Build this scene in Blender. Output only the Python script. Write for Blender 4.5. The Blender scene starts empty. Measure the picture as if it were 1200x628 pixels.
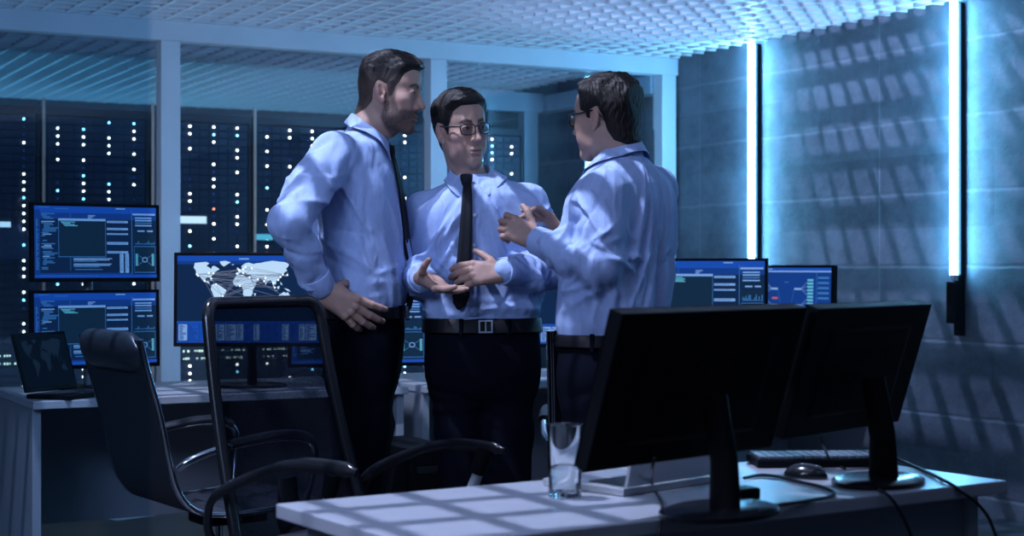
import bpy, math, random
import numpy as np
from mathutils import Vector, Matrix

rng = random.Random(7)
npr = np.random.RandomState(11)
C = bpy.context.scene.collection

# ------------------------------------------------------------------ frames
# World axes follow the room: X runs along the glass partition, Y along the
# concrete wall, Z up.  The camera stands at the origin, 1.2 m high.
TH = math.radians(28.4)
FPX = 1850.0
CAMZ = 1.2
HOR = 312.0
RX, RY = math.cos(TH), -math.sin(TH)
FX, FY = math.sin(TH), math.cos(TH)


def W(lat, d, z=0.0):
    return Vector((lat * RX + d * FX, lat * RY + d * FY, z))


def lat_of(px, d):
    return (px - 600.0) / FPX * d


def z_of(py, d):
    return CAMZ + (HOR - py) / FPX * d


def at(px, py, d):
    return W(lat_of(px, d), d, z_of(py, d))


def on_plane(px, py, z):
    d = (CAMZ - z) * FPX / (py - HOR)
    return W(lat_of(px, d), d, z)


def rotz(fx, fy):
    """z rotation that turns local +Y towards the direction (fx right, fy away) seen from the camera"""
    v = W(fx, fy)
    return math.atan2(-v.x, v.y)


# ------------------------------------------------------------------ materials
def new_mat(name):
    m = bpy.data.materials.new(name)
    m.use_nodes = True
    nt = m.node_tree
    nt.nodes.clear()
    out = nt.nodes.new('ShaderNodeOutputMaterial')
    return m, nt, out


def mat(name, col, rough=0.5, metal=0.0, noise=0.0, nscale=20.0, bump=0.0, bscale=200.0, spec=0.5, coat=0.0):
    m, nt, out = new_mat(name)
    b = nt.nodes.new('ShaderNodeBsdfPrincipled')
    nt.links.new(b.outputs[0], out.inputs[0])
    b.inputs['Base Color'].default_value = (*col, 1)
    b.inputs['Roughness'].default_value = rough
    b.inputs['Metallic'].default_value = metal
    b.inputs['Specular IOR Level'].default_value = spec
    b.inputs['Coat Weight'].default_value = coat
    tc = nt.nodes.new('ShaderNodeTexCoord')
    if noise:
        n = nt.nodes.new('ShaderNodeTexNoise')
        n.inputs['Scale'].default_value = nscale
        n.inputs['Detail'].default_value = 6
        nt.links.new(tc.outputs['Object'], n.inputs['Vector'])
        r = nt.nodes.new('ShaderNodeValToRGB')
        r.color_ramp.elements[0].position = 0.3
        r.color_ramp.elements[1].position = 0.7
        r.color_ramp.elements[0].color = (*[c * (1 - noise) for c in col], 1)
        r.color_ramp.elements[1].color = (*[min(1, c * (1 + noise)) for c in col], 1)
        nt.links.new(n.outputs[0], r.inputs[0])
        nt.links.new(r.outputs[0], b.inputs['Base Color'])
    if bump:
        n2 = nt.nodes.new('ShaderNodeTexNoise')
        n2.inputs['Scale'].default_value = bscale
        n2.inputs['Detail'].default_value = 4
        nt.links.new(tc.outputs['Object'], n2.inputs['Vector'])
        bp = nt.nodes.new('ShaderNodeBump')
        bp.inputs['Strength'].default_value = bump
        bp.inputs['Distance'].default_value = 0.004
        nt.links.new(n2.outputs[0], bp.inputs['Height'])
        nt.links.new(bp.outputs[0], b.inputs['Normal'])
    return m


def emit(name, col, strength):
    m, nt, out = new_mat(name)
    e = nt.nodes.new('ShaderNodeEmission')
    e.inputs[0].default_value = (*col, 1)
    e.inputs[1].default_value = strength
    nt.links.new(e.outputs[0], out.inputs[0])
    return m


def thin_glass(name, tint, refl=1.0, ior=1.5):
    m, nt, out = new_mat(name)
    t = nt.nodes.new('ShaderNodeBsdfTransparent')
    t.inputs[0].default_value = (*tint, 1)
    g = nt.nodes.new('ShaderNodeBsdfGlossy')
    g.inputs[0].default_value = (refl, refl, refl, 1)
    g.inputs['Roughness'].default_value = 0.0
    f = nt.nodes.new('ShaderNodeFresnel')
    f.inputs[0].default_value = ior
    mx = nt.nodes.new('ShaderNodeMixShader')
    nt.links.new(f.outputs[0], mx.inputs[0])
    nt.links.new(t.outputs[0], mx.inputs[1])
    nt.links.new(g.outputs[0], mx.inputs[2])
    nt.links.new(mx.outputs[0], out.inputs[0])
    return m


def glass_mat(name, col, rough=0.0, ior=1.45):
    m, nt, out = new_mat(name)
    b = nt.nodes.new('ShaderNodeBsdfPrincipled')
    b.inputs['Base Color'].default_value = (*col, 1)
    b.inputs['Roughness'].default_value = rough
    b.inputs['IOR'].default_value = ior
    b.inputs['Transmission Weight'].default_value = 1.0
    nt.links.new(b.outputs[0], out.inputs[0])
    return m


def attr_mat(name, rough=0.5, bump=0.0, bscale=(300, 300, 300), spec=0.4, sss=0.0, sheen=0.0):
    """base colour from the vertex colours (skin tone, stubble, lips, hair tone)"""
    m, nt, out = new_mat(name)
    b = nt.nodes.new('ShaderNodeBsdfPrincipled')
    a = nt.nodes.new('ShaderNodeVertexColor')
    a.layer_name = 'Col'
    nt.links.new(a.outputs[0], b.inputs['Base Color'])
    b.inputs['Roughness'].default_value = rough
    b.inputs['Specular IOR Level'].default_value = spec
    if sss:
        b.inputs['Subsurface Weight'].default_value = sss
        b.inputs['Subsurface Radius'].default_value = (0.01, 0.004, 0.002)
        b.inputs['Subsurface Scale'].default_value = 0.5
    if bump:
        tc = nt.nodes.new('ShaderNodeTexCoord')
        mp = nt.nodes.new('ShaderNodeMapping')
        mp.inputs['Scale'].default_value = bscale
        n = nt.nodes.new('ShaderNodeTexNoise')
        n.inputs['Scale'].default_value = 1.0
        n.inputs['Detail'].default_value = 4
        bp = nt.nodes.new('ShaderNodeBump')
        bp.inputs['Strength'].default_value = bump
        bp.inputs['Distance'].default_value = 0.003
        nt.links.new(tc.outputs['Object'], mp.inputs[0])
        nt.links.new(mp.outputs[0], n.inputs['Vector'])
        nt.links.new(n.outputs[0], bp.inputs['Height'])
        nt.links.new(bp.outputs[0], b.inputs['Normal'])
    nt.links.new(b.outputs[0], out.inputs[0])
    return m


def concrete(name):
    m, nt, out = new_mat(name)
    N, L = nt.nodes, nt.links
    b = N.new('ShaderNodeBsdfPrincipled')
    b.inputs['Roughness'].default_value = 0.62
    b.inputs['Specular IOR Level'].default_value = 0.35
    tc = N.new('ShaderNodeTexCoord')
    sep = N.new('ShaderNodeSeparateXYZ')
    L.new(tc.outputs['Object'], sep.inputs[0])

    def noise(scale, detail, rough=0.6, mapping=None):
        n = N.new('ShaderNodeTexNoise')
        n.inputs['Scale'].default_value = scale
        n.inputs['Detail'].default_value = detail
        n.inputs['Roughness'].default_value = rough
        if mapping:
            mp = N.new('ShaderNodeMapping')
            mp.inputs['Scale'].default_value = mapping
            L.new(tc.outputs['Object'], mp.inputs[0])
            L.new(mp.outputs[0], n.inputs['Vector'])
        else:
            L.new(tc.outputs['Object'], n.inputs['Vector'])
        return n

    def math_(op, a, bb):
        n = N.new('ShaderNodeMath')
        n.operation = op
        for k, v in ((0, a), (1, bb)):
            if isinstance(v, (int, float)):
                n.inputs[k].default_value = v
            else:
                L.new(v, n.inputs[k])
        return n.outputs[0]

    n1 = noise(1.3, 8, 0.65, (1, 1, 2.2))
    n2 = noise(9, 8, 0.7)
    n3 = noise(60, 4, 0.6)
    r = N.new('ShaderNodeValToRGB')
    r.color_ramp.elements[0].position = 0.34
    r.color_ramp.elements[0].color = (0.044, 0.056, 0.074, 1)
    r.color_ramp.elements[1].position = 0.68
    r.color_ramp.elements[1].color = (0.175, 0.205, 0.245, 1)
    board = N.new('ShaderNodeTexWhiteNoise')
    board.noise_dimensions = '2D'
    cmb = N.new('ShaderNodeCombineXYZ')
    L.new(math_('FLOOR', math_('DIVIDE', math_('ADD', sep.outputs['Z'], 0.085), 0.37), 0), cmb.inputs[0])
    L.new(math_('FLOOR', math_('DIVIDE', math_('ADD', sep.outputs['Y'], 0.93), 1.62), 0), cmb.inputs[1])
    L.new(cmb.outputs[0], board.inputs['Vector'])
    mixv = math_('ADD', math_('ADD', math_('MULTIPLY', n1.outputs[0], 0.50), math_('MULTIPLY', n2.outputs[0], 0.34)), math_('ADD', math_('MULTIPLY', n3.outputs[0], 0.10), math_('MULTIPLY', board.outputs[0], 0.10)))
    L.new(mixv, r.inputs[0])
    # horizontal pour lines every 0.37 m, thin, wobbling a little
    wob = math_('MULTIPLY', n2.outputs[0], 0.02)
    zz = math_('ADD', sep.outputs['Z'], wob)
    ph = math_('FRACT', math_('DIVIDE', math_('ADD', zz, -0.10), 0.37), 0)
    dist = math_('ABSOLUTE', math_('SUBTRACT', ph, 0.5), 0)      # 0.5 at the line
    line = N.new('ShaderNodeMapRange')
    line.inputs['From Min'].default_value = 0.465
    line.inputs['From Max'].default_value = 0.497
    L.new(dist, line.inputs[0])
    # vertical board joints every 1.6 m
    yv = math_('FRACT', math_('DIVIDE', math_('ADD', sep.outputs['Y'], 0.12), 1.62), 0)
    dv = math_('ABSOLUTE', math_('SUBTRACT', yv, 0.5), 0)
    vl = N.new('ShaderNodeMapRange')
    vl.inputs['From Min'].default_value = 0.4965
    vl.inputs['From Max'].default_value = 0.4990
    L.new(dv, vl.inputs[0])
    lines = math_('MAXIMUM', line.outputs[0], vl.outputs[0])
    mx = N.new('ShaderNodeMix')
    mx.data_type = 'RGBA'
    mx.inputs[0].default_value = 0.5
    L.new(math_('MULTIPLY', lines, math_('MULTIPLY', n1.outputs[0], 0.5)), mx.inputs[0])
    L.new(r.outputs[0], mx.inputs[6])
    mx.inputs[7].default_value = (0.32, 0.36, 0.40, 1)
    L.new(mx.outputs[2], b.inputs['Base Color'])
    hgt = math_('ADD', math_('MULTIPLY', n2.outputs[0], 0.6), math_('ADD', math_('MULTIPLY', n3.outputs[0], 0.3), math_('MULTIPLY', lines, -0.5)))
    bp = N.new('ShaderNodeBump')
    bp.inputs['Strength'].default_value = 0.5
    bp.inputs['Distance'].default_value = 0.01
    L.new(hgt, bp.inputs['Height'])
    L.new(bp.outputs[0], b.inputs['Normal'])
    L.new(b.outputs[0], out.inputs[0])
    return m


def mesh_fabric(name):
    """see-through woven office-chair mesh"""
    m, nt, out = new_mat(name)
    t = nt.nodes.new('ShaderNodeBsdfTransparent')
    t.inputs[0].default_value = (0.62, 0.66, 0.72, 1)
    d = nt.nodes.new('ShaderNodeBsdfDiffuse')
    d.inputs[0].default_value = (0.012, 0.014, 0.02, 1)
    tc = nt.nodes.new('ShaderNodeTexCoord')
    w = nt.nodes.new('ShaderNodeTexNoise')
    w.inputs['Scale'].default_value = 260
    nt.links.new(tc.outputs['Object'], w.inputs['Vector'])
    r = nt.nodes.new('ShaderNodeMapRange')
    r.inputs['From Min'].default_value = 0.3
    r.inputs['From Max'].default_value = 0.7
    r.inputs['To Min'].default_value = 0.22
    r.inputs['To Max'].default_value = 0.55
    nt.links.new(w.outputs[0], r.inputs[0])
    mx = nt.nodes.new('ShaderNodeMixShader')
    nt.links.new(r.outputs[0], mx.inputs[0])
    nt.links.new(t.outputs[0], mx.inputs[1])
    nt.links.new(d.outputs[0], mx.inputs[2])
    nt.links.new(mx.outputs[0], out.inputs[0])
    return m


M = {}
M['concrete'] = concrete('concrete')
M['floor'] = mat('dark_floor', (0.028, 0.032, 0.040), 0.45, noise=0.25, nscale=3, bump=0.05)
M['darkwall'] = mat('dark_wall', (0.06, 0.075, 0.095), 0.7, noise=0.2, nscale=2)
M['lattice'] = mat('lattice_white', (0.86, 0.87, 0.90), 0.42, bump=0.03)
M['frame'] = mat('frame_grey', (0.58, 0.64, 0.70), 0.45, noise=0.05, nscale=4)
M['glass'] = thin_glass('partition_glass', (0.93, 0.96, 0.98))
M['glass_near'] = thin_glass('near_glass', (0.80, 0.90, 0.95))
M['glass_edge'] = mat('glass_edge', (0.05, 0.10, 0.14), 0.3)
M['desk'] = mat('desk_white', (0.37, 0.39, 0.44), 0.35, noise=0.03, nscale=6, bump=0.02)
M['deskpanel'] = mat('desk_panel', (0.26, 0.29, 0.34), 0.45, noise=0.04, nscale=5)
M['metal'] = mat('grey_metal', (0.45, 0.5, 0.56), 0.35, 0.6)
M['chrome'] = mat('chrome', (0.72, 0.75, 0.80), 0.14, 1.0)
M['blackplastic'] = mat('black_plastic', (0.004, 0.005, 0.007), 0.5, bump=0.04, bscale=900, spec=0.10)
M['blackgloss'] = mat('black_gloss', (0.010, 0.011, 0.014), 0.2)
M['screenoff'] = mat('dark_screen', (0.008, 0.01, 0.014), 0.12)
M['leather'] = mat('black_leather', (0.028, 0.030, 0.040), 0.32, noise=0.2, nscale=40, bump=0.2, bscale=160, spec=0.8)
M['chairback'] = mat('chair_back', (0.018, 0.023, 0.034), 0.6, bump=0.1)
M['mesh'] = mesh_fabric('chair_mesh')
M['rack'] = mat('rack_black', (0.010, 0.016, 0.028), 0.42, noise=0.15, nscale=8)
M['server'] = mat('server_face', (0.014, 0.034, 0.075), 0.4, noise=0.3, nscale=25)
M['copper'] = mat('rack_trim', (0.85, 0.60, 0.46), 0.5, 0.1)
M['silver'] = mat('silver_aluminium', (0.55, 0.56, 0.58), 0.38, 0.55)
M['keys'] = mat('key_caps', (0.03, 0.033, 0.04), 0.5)
M['keys_light'] = mat('key_caps_grey', (0.11, 0.13, 0.16), 0.45)
M['cable'] = mat('cable_black', (0.010, 0.011, 0.014), 0.45)
M['flat_sheet'] = mat('sheet_white', (0.7, 0.71, 0.73), 0.8)
M['tumbler'] = glass_mat('tumbler_glass', (0.97, 0.99, 1.0))
M['water'] = glass_mat('water', (0.93, 0.98, 1.0), ior=1.33)
M['tube'] = emit('tube_light', (0.17, 0.57, 1.0), 90.0)
M['led_white'] = emit('led_white', (1.0, 0.93, 0.78), 9.0)
M['led_cyan'] = emit('led_cyan', (0.25, 0.80, 1.0), 7.0)
M['led_red'] = emit('led_red', (1.0, 0.25, 0.15), 4.0)
M['led_port'] = emit('led_port', (0.75, 1.0, 0.80), 2.6)
M['led_blue'] = emit('led_blue', (0.02, 0.10, 0.45), 0.6)
M['led_label'] = emit('rack_display', (0.55, 0.78, 1.0), 1.3)
M['led_label2'] = emit('rack_display_cyan', (0.10, 0.55, 0.80), 0.9)
def shirt_mat():
    m = mat('shirt_light_blue', (0.34, 0.44, 0.70), 0.78, noise=0.04, nscale=90, spec=0.25)
    nt = m.node_tree
    b = [n for n in nt.nodes if n.type == 'BSDF_PRINCIPLED'][0]
    tc = [n for n in nt.nodes if n.type == 'TEX_COORD'][0]
    prev = None
    for sc_, st, di, typ in ((5.0, 0.8, 0.030, 'FBM'), (11.0, 0.8, 0.014, 'RIDGED_MULTIFRACTAL'), (26.0, 0.45, 0.006, 'RIDGED_MULTIFRACTAL')):
        n = nt.nodes.new('ShaderNodeTexNoise')
        n.noise_type = typ
        n.inputs['Scale'].default_value = sc_
        n.inputs['Detail'].default_value = 2
        n.inputs['Distortion'].default_value = 0.9
        mp = nt.nodes.new('ShaderNodeMapping')
        mp.inputs['Rotation'].default_value = (0.3, 0.5, 0.9)
        mp.inputs['Scale'].default_value = (1.25, 1.0, 0.62)
        nt.links.new(tc.outputs['Object'], mp.inputs[0])
        nt.links.new(mp.outputs[0], n.inputs['Vector'])
        bp = nt.nodes.new('ShaderNodeBump')
        bp.inputs['Strength'].default_value = st
        bp.inputs['Distance'].default_value = di
        nt.links.new(n.outputs[0], bp.inputs['Height'])
        if prev:
            nt.links.new(prev.outputs[0], bp.inputs['Normal'])
        prev = bp
    nt.links.new(prev.outputs[0], b.inputs['Normal'])
    return m


M['shirt_a'] = shirt_mat()
M['tie'] = mat('tie_black', (0.008, 0.009, 0.014), 0.6, bump=0.1, bscale=900, spec=0.2)
M['trousers'] = mat('trousers_navy', (0.0032, 0.004, 0.009), 0.9, bump=0.15, bscale=500, spec=0.05)
M['belt'] = mat('belt_leather', (0.006, 0.006, 0.008), 0.45, bump=0.1, spec=0.15)
M['shoe'] = mat('shoe_leather', (0.012, 0.012, 0.014), 0.3)
M['button'] = mat('shirt_button', (0.6, 0.64, 0.72), 0.3)
M['spectacle'] = mat('spectacle_frame', (0.012, 0.012, 0.016), 0.25)
M['lens'] = thin_glass('spectacle_lens', (0.93, 0.95, 0.98), ior=1.5)
M['skin'] = attr_mat('skin', 0.52, 0.12, (420, 420, 420), 0.35, sss=0.08)
M['hair'] = attr_mat('hair', 0.5, 0.5, (500, 120, 200), 0.3)
M['eye'] = attr_mat('eyeball', 0.12, spec=0.6)


# ------------------------------------------------------------------ mesh building
class MB:
    """collects shapes and links them as ONE mesh object"""

    def __init__(self):
        self.v, self.f, self.m, self.mats = [], [], [], []

    def mi(self, m):
        if m is None:
            return 0
        if m not in self.mats:
            self.mats.append(m)
        return self.mats.index(m)

    def add(self, verts, faces, m=None):
        o = len(self.v)
        self.v += [tuple(p) for p in verts]
        k = self.mi(m)
        for f in faces:
            self.f.append(tuple(i + o for i in f))
            self.m.append(k)
        return self

    def box(self, lo, hi, m=None, mtx=None):
        (x0, y0, z0), (x1, y1, z1) = lo, hi
        p = [(x0, y0, z0), (x1, y0, z0), (x1, y1, z0), (x0, y1, z0), (x0, y0, z1), (x1, y0, z1), (x1, y1, z1), (x0, y1, z1)]
        if mtx is not None:
            p = [mtx @ Vector(q) for q in p]
        return self.add(p, [(0, 3, 2, 1), (4, 5, 6, 7), (0, 1, 5, 4), (1, 2, 6, 5), (2, 3, 7, 6), (3, 0, 4, 7)], m)

    def tube(self, path, r, n=10, m=None, cap=True, flat=None):
        path = [Vector(p) for p in path]
        rs = r if isinstance(r, (list, tuple)) else [r] * len(path)
        vs, fs = [], []
        prev = None
        for i, p in enumerate(path):
            t = (path[min(i + 1, len(path) - 1)] - path[max(i - 1, 0)])
            t = t.normalized() if t.length > 1e-9 else Vector((0, 0, 1))
            if prev is None:
                a = Vector((0, 0, 1)) if abs(t.z) < 0.9 else Vector((1, 0, 0))
                u = t.cross(a).normalized()
            else:
                u = (prev - t * prev.dot(t)).normalized()
            prev = u
            w = t.cross(u)
            fu, fw = (1, 1) if flat is None else flat
            for k in range(n):
                an = 2 * math.pi * k / n
                vs.append(p + u * (math.cos(an) * rs[i] * fu) + w * (math.sin(an) * rs[i] * fw))
        for i in range(len(path) - 1):
            for k in range(n):
                a, b = i * n + k, i * n + (k + 1) % n
                fs.append((a, b, b + n, a + n))
        if cap:
            fs.append(tuple(range(n - 1, -1, -1)))
            fs.append(tuple(range((len(path) - 1) * n, len(path) * n)))
        return self.add(vs, fs, m)

    def cyl(self, c, r, z0, z1, n=24, m=None, r2=None):
        return self.tube([(c[0], c[1], z0), (c[0], c[1], z1)], [r, r2 if r2 is not None else r], n, m)

    def lathe(self, prof, n=40, m=None, c=(0, 0)):
        vs, fs = [], []
        for r, z in prof:
            for k in range(n):
                a = 2 * math.pi * k / n
                vs.append((c[0] + r * math.cos(a), c[1] + r * math.sin(a), z))
        for i in range(len(prof) - 1):
            for k in range(n):
                a, b = i * n + k, i * n + (k + 1) % n
                fs.append((a, b, b + n, a + n))
        return self.add(vs, fs, m)

    def grid(self, pts, m=None):
        """pts[i][j] sheet"""
        nj = len(pts[0])
        vs = [p for row in pts for p in row]
        fs = [(i * nj + j, i * nj + j + 1, (i + 1) * nj + j + 1, (i + 1) * nj + j) for i in range(len(pts) - 1) for j in range(nj - 1)]
        return self.add(vs, fs, m)

    def sphere(self, c, r, m=None, n=16, k=10):
        rr = r if isinstance(r, (tuple, list)) else (r, r, r)
        vs, fs = [], []
        for i in range(k + 1):
            t = math.pi * i / k
            for j in range(n):
                a = 2 * math.pi * j / n
                vs.append((c[0] + rr[0] * math.sin(t) * math.cos(a), c[1] + rr[1] * math.sin(t) * math.sin(a), c[2] + rr[2] * math.cos(t)))
        for i in range(k):
            for j in range(n):
                a, b = i * n + j, i * n + (j + 1) % n
                fs.append((a, a + n, b + n, b))
        return self.add(vs, fs, m)

    def poly(self, pts, m=None):
        return self.add(pts, [tuple(range(len(pts)))], m)

    def build(self, name, m=None, parent=None, smooth=False, bevel=0.0, seg=2, solid=0.0, sub=0):
        me = bpy.data.meshes.new(name)
        me.from_pydata(self.v, [], self.f)
        mats = self.mats if self.mats else [m]
        for x in mats:
            me.materials.append(x)
        if self.mats:
            me.polygons.foreach_set('material_index', self.m)
        if smooth:
            me.polygons.foreach_set('use_smooth', [True] * len(me.polygons))
        me.update()
        o = bpy.data.objects.new(name, me)
        C.objects.link(o)
        if parent is not None:
            o.parent = parent
        if solid:
            s = o.modifiers.new('solid', 'SOLIDIFY')
            s.thickness = solid
            s.offset = 0
        if bevel:
            b = o.modifiers.new('bevel', 'BEVEL')
            b.width = bevel
            b.segments = seg
            b.limit_method = 'ANGLE'
            b.angle_limit = math.radians(40)
            b.harden_normals = False
        if sub:
            s = o.modifiers.new('sub', 'SUBSURF')
            s.levels = sub
            s.render_levels = sub
        if smooth:
            try:
                me.set_sharp_from_angle(angle=math.radians(50))
            except Exception:
                pass
        return o


def tag(o, label, cat, group=None):
    o['label'] = label
    o['category'] = cat
    if group:
        o['group'] = group
    return o


def structure(o):
    o['kind'] = 'structure'
    return o


def thing(name, label, cat, loc, rz=0.0, group=None):
    o = bpy.data.objects.new(name, None)
    o.empty_display_size = 0.1
    C.objects.link(o)
    o.location = loc
    o.rotation_euler = (0, 0, rz)
    return tag(o, label, cat, group)


def copy_tree(o, parent=None):
    c = o.copy()
    C.objects.link(c)
    c.parent = parent
    for ch in list(o.children):
        copy_tree(ch, c)
    return c


def spline(pts, n=8, closed=False):
    """Catmull-Rom through the points"""
    P = [Vector(p) for p in pts]
    out = []
    N = len(P)
    rng_ = range(N if closed else N - 1)
    for i in rng_:
        if closed:
            p0, p1, p2, p3 = P[i - 1], P[i], P[(i + 1) % N], P[(i + 2) % N]
        else:
            p0 = P[i - 1] if i > 0 else P[0] * 2 - P[1]
            p1, p2 = P[i], P[i + 1]
            p3 = P[i + 2] if i + 2 < N else P[i + 1] * 2 - P[i]
        for k in range(n):
            t = k / n
            out.append(0.5 * ((2 * p1) + (p2 - p0) * t + (2 * p0 - 5 * p1 + 4 * p2 - p3) * t * t + (3 * p1 - p0 - 3 * p2 + p3) * t ** 3))
    if not closed:
        out.append(P[-1])
    return out
# ------------------------------------------------------------------ the room
H = 2.5
WX = 5.626        # concrete wall
GY = 8.258        # glass partition
RKY = 9.16        # rack fronts
BY = 12.6         # rear wall of the server room
LX, NY = -3.2, -2.6

structure(MB().box((LX, NY, -0.1), (WX + 0.2, BY + 0.2, 0)).build('floor', M['floor']))
structure(MB().box((WX, NY, 0), (WX + 0.2, BY + 0.2, 4.8)).build('wall_right', M['concrete']))
structure(MB().box((LX, BY, 0), (WX, BY + 0.2, 4.8)).build('wall_back', M['darkwall']))
structure(MB().box((LX - 0.2, NY, 0), (LX, BY + 0.2, 4.8)).build('wall_left', M['darkwall']))
structure(MB().box((LX, NY - 0.2, 0), (WX, NY, 4.8)).build('wall_front', M['darkwall']))

mb = MB()
STEP, BH, BT = 0.128, 0.060, 0.016
x = LX + 0.05
while x < WX - 0.02:
    mb.box((x - BT / 2, NY, H), (x + BT / 2, BY, H + BH))
    x += STEP
y = NY + 0.05
while y < BY - 0.02:
    mb.box((LX, y - BT / 2, H + 0.0007), (WX, y + BT / 2, H + BH - 0.0007))
    y += STEP
structure(mb.build('ceiling', M['lattice']))

# glass partition: header, posts, panes
PW = 0.105
PX_POST = [-0.80, 0.85, 2.62, 4.10, 5.545]       # centres along X, refined below


def x_on(px, Y):
    r = (px - 600) / FPX
    return Y * (r * RX + FX) / (r * RY + FY)


posts = [x_on(197, GY) - 1.62 * 2, x_on(197, GY) - 1.62, x_on(197, GY), x_on(510, GY), x_on(779, GY)]
structure(MB().box((LX, GY - 0.05, H - 0.105), (WX - 0.002, GY + 0.05, H - 0.001)).build('trim_1', M['frame'], bevel=0.003))
for i, px_ in enumerate(posts):
    structure(MB().box((px_ - PW / 2, GY - 0.05, 0), (px_ + PW / 2, GY + 0.05, H - 0.106)).build('trim_%d' % (i + 2), M['frame'], bevel=0.003))
for i in range(len(posts) - 1):
    structure(MB().box((posts[i] + PW / 2 + 0.001, GY + 0.036, 0.005), (posts[i + 1] - PW / 2 - 0.001, GY + 0.048, H - 0.107)).build('window_%d' % (i + 1), M['glass']))
# frame of the aisle behind the partition: beam along the concrete wall, beam and post at its far end
AY = 9.72
bx = x_on(768, GY)
structure(MB().box((bx, GY + 0.055, 2.285), (bx + 0.09, AY + 0.05, 2.40)).build('trim_8', M['frame'], bevel=0.003))
structure(MB().box((4.72, AY - 0.05, 2.28), (bx - 0.001, AY + 0.05, 2.415)).build('trim_9', M['frame'], bevel=0.003))
structure(MB().box((x_on(611, AY), AY - 0.045, 0), (x_on(627, AY), AY + 0.045, 2.279)).build('trim_10', M['frame'], bevel=0.003))

# tinted glass screen near the camera on the left, its polished edge seen end-on
gd = 1.75
e = W(lat_of(181, gd), gd)
dirv = Vector((-RX, -RY, 0)) * 0.97 + Vector((FX, FY, 0)) * -0.24
dirv.normalize()
nrm = Vector((-dirv.y, dirv.x, 0))
mg = MB()
for a, b, m_ in ((0.005, 1.3, M['glass_near']),):
    p = [e + dirv * a + nrm * s * 0.005 for s in (-1, 1)] + [e + dirv * b + nrm * s * 0.005 for s in (1, -1)]
    mg.add([(q.x, q.y, 0.004) for q in p] + [(q.x, q.y, 2.42) for q in p],
           [(0, 3, 2, 1), (4, 5, 6, 7), (0, 1, 5, 4), (1, 2, 6, 5), (2, 3, 7, 6), (3, 0, 4, 7)], m_)
structure(mg.build('window_6', None))

# wall tubes
def wall_tube(px, label, yy=None):
    Y = yy if yy else WX * (((px - 600) / FPX) * RY + FY) / (((px - 600) / FPX) * RX + FX)
    t = thing('wall_light', label, 'wall light', (WX, Y, 1.16), 0, 'light tubes on the concrete wall')
    MB().box((-0.030, -0.026, -0.30), (-0.001, 0.026, H - 1.17)).build('housing', M['blackplastic'], t, bevel=0.004)
    MB().tube([(-0.052, 0, 0.0), (-0.052, 0, H - 1.17)], 0.018, 16).build('tube', M['tube'], t, smooth=True)
    MB().cyl((-0.052, 0), 0.021, -0.03, 0.0, 16).build('end_cap', M['metal'], t, smooth=True)
    MB().box((-0.075, -0.03, -0.24), (-0.030, 0.03, -0.035)).build('ballast_box', M['blackplastic'], t, bevel=0.004)
    return t


wall_tube(889, 'glowing vertical light tube on the concrete wall, nearer the glass partition')
TUBE_Y = []
wall_tube(1127, 'glowing vertical light tube on the concrete wall, its lower end and bracket in view')

wall_tube(None, 'glowing vertical light tube on the concrete wall, beside the right end of the front desk', 3.70)

# ------------------------------------------------------------------ server racks
RW = 0.6265
rack_x0 = 1.916 - RW
rack_labels = [
    'black server rack cut off by the left picture edge, beside the open dark laptop',
    'black server rack with dotted lights behind the two stacked monitors',
    'black server rack with a white display strip, behind the world map monitor',
    "black server rack with a cyan display strip, behind the bearded man's bent elbow",
    "black server rack right behind the bearded man's head and chest",
    'last black server rack of the row, partly hidden by the man standing in the middle',
]
U = 0.0445
led_mesh = {}
for k_ in ('white', 'cyan', 'red', 'blue'):
    s_ = MB()
    r_ = 0.0062 if k_ != 'blue' else 0.005
    n_ = 10
    ring = [(r_ * math.cos(2 * math.pi * i / n_), -0.004, r_ * math.sin(2 * math.pi * i / n_)) for i in range(n_)]
    ring0 = [(x_, 0.0, z_) for x_, _, z_ in ring]
    s_.add(ring0 + ring, [tuple(range(n_, 2 * n_))] + [(i, (i + 1) % n_, n_ + (i + 1) % n_, n_ + i) for i in range(n_)])
    me = bpy.data.meshes.new('status_light_' + k_)
    me.from_pydata(s_.v, [], s_.f)
    me.materials.append(M['led_' + k_])
    led_mesh[k_] = me
port_mesh = []
for hh in (0.003, 0.0045, 0.006):
    me = bpy.data.meshes.new('port_light')
    q_ = MB().box((0, -0.004, -hh), (0.006, 0.004, hh * 0.6))
    me.from_pydata(q_.v, [], q_.f)
    me.materials.append(M['led_port'])
    port_mesh.append(me)
unit_mesh = None
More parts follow.
